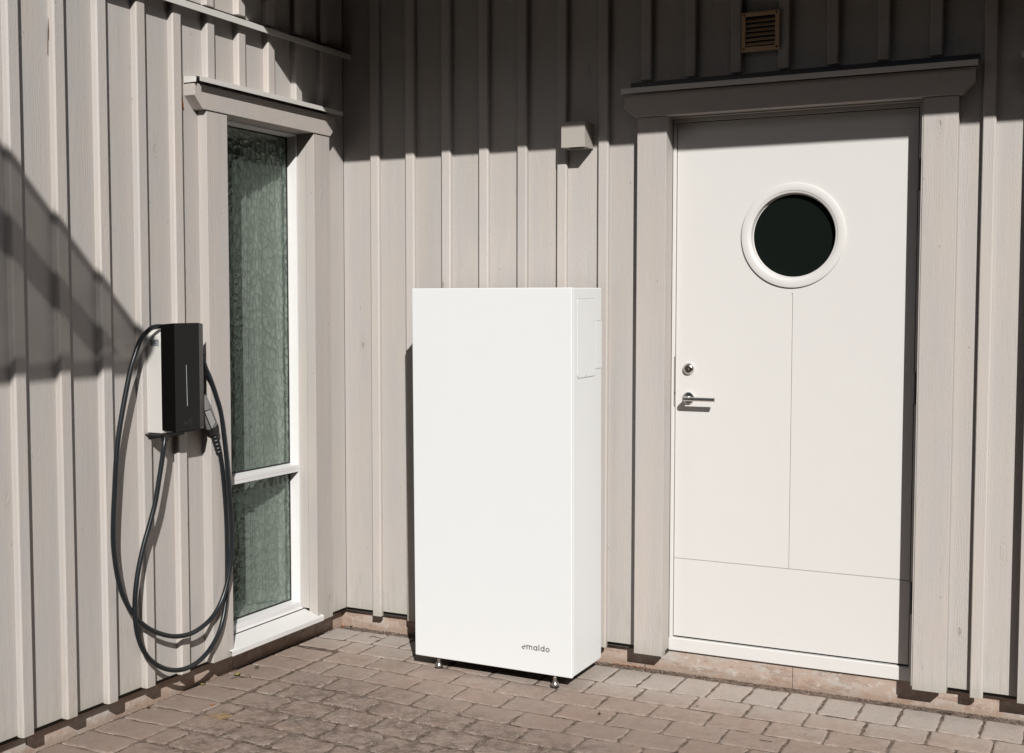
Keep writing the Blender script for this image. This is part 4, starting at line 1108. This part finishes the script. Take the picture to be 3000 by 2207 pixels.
# ================================================================== SMALL LITTER
def leafmesh(cx_, cy_, s, ang, curl=0.4, z=ZG):
    mb = MB(); V = []; F = []; nx_ = 6
    for i in range(nx_ + 1):
        t = i / nx_; w = s * 0.34 * math.sin(math.pi * (0.08 + 0.9 * t)); xx = s * (t - 0.5); zz = 0.002 + s * curl * (t - 0.5) ** 2
        for j in (-1, 0, 1):
            px = xx; py = w * j; pz = zz + abs(j) * w * 0.45
            V.append((cx_ + px * math.cos(ang) - py * math.sin(ang), cy_ + px * math.sin(ang) + py * math.cos(ang), z + pz))
    for i in range(nx_):
        for j in range(2): a = i*3+j; F.append((a, a+3, a+4, a+1))
    mb.add(V, F); return mb
def twig(pts, r=0.0012): 
    mb = MB(); mb.tube(spline(pts, 4), r, 5); return mb
lt = [
 ('dry_leaf', leafmesh(0.012, -0.800, 0.034, 1.2, 1.6), 'leaf', 'curled yellow green leaf at the foot of the left casing', 'leaf'),
 ('dry_leaf', leafmesh(-0.028, -0.955, 0.026, 0.5, 1.5), 'leaf', 'small olive leaf in the cable shadow by the plinth', 'leaf'),
 ('dry_leaf', leafmesh(-0.022, -1.262, 0.022, 2.2, 1.8), 'brown_leaf', 'dark brown curled leaf where the left plinth meets the pavers', 'leaf'),
 ('dry_leaf', leafmesh(0.165, -1.128, 0.020, 0.8, 1.2), 'rust_leaf', 'small rusty orange leaf on the border pavers', 'leaf'),
 ('dry_leaf', leafmesh(-0.030, 0.012, 0.022, 0.8, 2.0), 'rust_leaf', 'orange leaf tucked into the wall corner', 'leaf'),
 ('dry_leaf', leafmesh(0.008, 0.026, 0.016, 2.8, 2.0), 'twig', 'nearly black leaf crumb beside the wall corner', 'leaf'),
 ('dry_leaf', leafmesh(1.495, -0.582, 0.018, 1.9, 2.2), 'brown_leaf', 'dark curled leaf alone on the pavers right of the cabinet', 'leaf'),
 ('dry_leaf', leafmesh(2.213, -0.449, 0.011, 0.3, 0.5), 'straw', 'tiny tan flake on the pavers before the door', 'leaf'),
 ('dry_leaf', leafmesh(2.642, -0.006, 0.020, 2.5, 1.6), 'twig', 'blackish leaf against the plinth below the right door casing', 'leaf'),
 ('pebble', MB().lathe([(0.001, 0), (0.0075, 0.002), (0.009, 0.005), (0.006, 0.009), (0.001, 0.0105)], (0.021, -0.683, ZG), (0, 0, 1), 10), 'twig', 'dark round seed on the pavers below the window sill', 'seed'),
 ('pebble', MB().lathe([(0.001, 0), (0.006, 0.001), (0.007, 0.003), (0.004, 0.006), (0.001, 0.0065)], (1.786, -0.332, ZG), (0, 0, 1), 10), 'pebble', 'small grey pebble on the second row of pavers', 'pebble'),
 ('twig', twig([(0.02, -0.845, ZG + .003), (0.03, -0.815, ZG + .006), (0.055, -0.81, ZG + .004), (0.062, -0.79, ZG + .010), (0.078, -0.795, ZG + .004)]), 'twig', 'forked dark twig lying below the left window casing', 'twig'),
 ('twig', twig([(1.445, 0.040, ZG + .016), (1.455, 0.018, ZG + .006), (1.470, 0.002, ZG + .002)], 0.001), 'twig', 'thin dark stick leaning on the plinth by the door casing', 'twig'),
 ('twig', twig([(2.085, -0.574, ZG + .002), (2.105, -0.578, ZG + .004), (2.128, -0.572, ZG + .002)], 0.001), 'twig', 'short straight twig on the pavers before the door', 'twig'),
 ('twig', twig([(0.175, -0.082, ZG + .002), (0.195, -0.072, ZG + .006), (0.215, -0.078, ZG + .003), (0.232, -0.070, ZG + .002)], 0.0013), 'twig', 'crooked black twig on the pale pavers near the corner', 'twig'),
]
for nm, mb, mt, lb, ct in lt:
    tag(mb.build(nm, mt, smooth=None), lb, ct)
mb = MB()
for i in range(26):
    a = rng.uniform(-0.5, 0.5) + 0.55; L = rng.uniform(0.02, 0.045); x = 0.265 + rng.gauss(0, 0.016); y = -1.223 + rng.gauss(0, 0.012)
    mb.tube([(x, y, ZG + .002), (x + L/2*math.cos(a), y + L/2*math.sin(a), ZG + rng.uniform(.003, .008)), (x + L*math.cos(a + .3), y + L*math.sin(a + .3), ZG + .002)], 0.0006, 4)
tag(mb.build('straw_tuft', 'straw'), 'little tuft of dry yellow straw on the dark pavers', 'straw')
mb = MB()
for i in range(14):
    x = 1.30 + rng.random() ** 1.5 * 0.16; a = rng.uniform(-0.7, 0.7)
    mb.tube([(x, 0.030 + rng.uniform(-.012, .01), ZG + .002), (x + .012*math.cos(a), 0.026, ZG + .007), (x + .024*math.cos(a), 0.026 + .02*math.sin(a), ZG + .002)], 0.0009, 4)
tag(mb.build('needle_litter', 'rust_leaf'), 'strip of rust brown needles along the plinth right of the cabinet', 'needles')

# ================================================================== ADDED HEDGES out of view, tall enough to block sky light
def sky_block_hedge(p0, p1, h, label, seed):
    hd = MB(); V = []; F = []; nx_, nz_ = 110, 22
    p0 = Vector(p0); p1 = Vector(p1); e = (p1 - p0); nrm = Vector((-e.y, e.x, 0)).normalized()
    for j in range(nz_ + 1):
        for i in range(nx_ + 1):
            t = i / nx_; z = -0.19 + h * j / nz_; p = p0 + e * t
            q = Vector((p.x * 1.2, p.y * 1.2, z * 1.2 + seed))
            d = 0.55 * mnoise.noise(q) + 0.25 * mnoise.noise(q * 3.1) - (0.7 * (j / nz_) ** 6)
            p = p + nrm * d
            V.append((p.x, p.y, z + (0.5 * mnoise.noise(q * 0.8 + Vector((5, 5, 5))) if j > nz_ - 3 else 0)))
    for j in range(nz_):
        for i in range(nx_): a = j*(nx_+1)+i; F.append((a, a+1, a+nx_+2, a+nx_+1))
    o = len(V)
    for i in range(nx_ + 1):
        x, y, z = V[nz_*(nx_+1)+i]; b2 = Vector((x, y, 0)) - nrm * 1.4; V += [(b2.x, b2.y, z), (b2.x, b2.y, -0.19)]
    for i in range(nx_):
        a = nz_*(nx_+1)+i; F.append((a, a+1, o+2*(i+1), o+2*i)); F.append((o+2*i, o+2*i+2, o+2*i+3, o+2*i+1))
    hd.add(V, F); tag(hd.build('sky_block_hedge', 'sky_block_hedge', smooth=None), label, 'sky_block_hedge')
sky_block_hedge((14, -12.8, 0), (-14, -12.8, 0), 6.3, 'added tall hedging across the yard, out of view, blocking sky light', 3)
sky_block_hedge((13, 6, 0), (13, -12, 0), 6.0, 'added tall hedging on the right side, out of view, blocking sky light', 8)
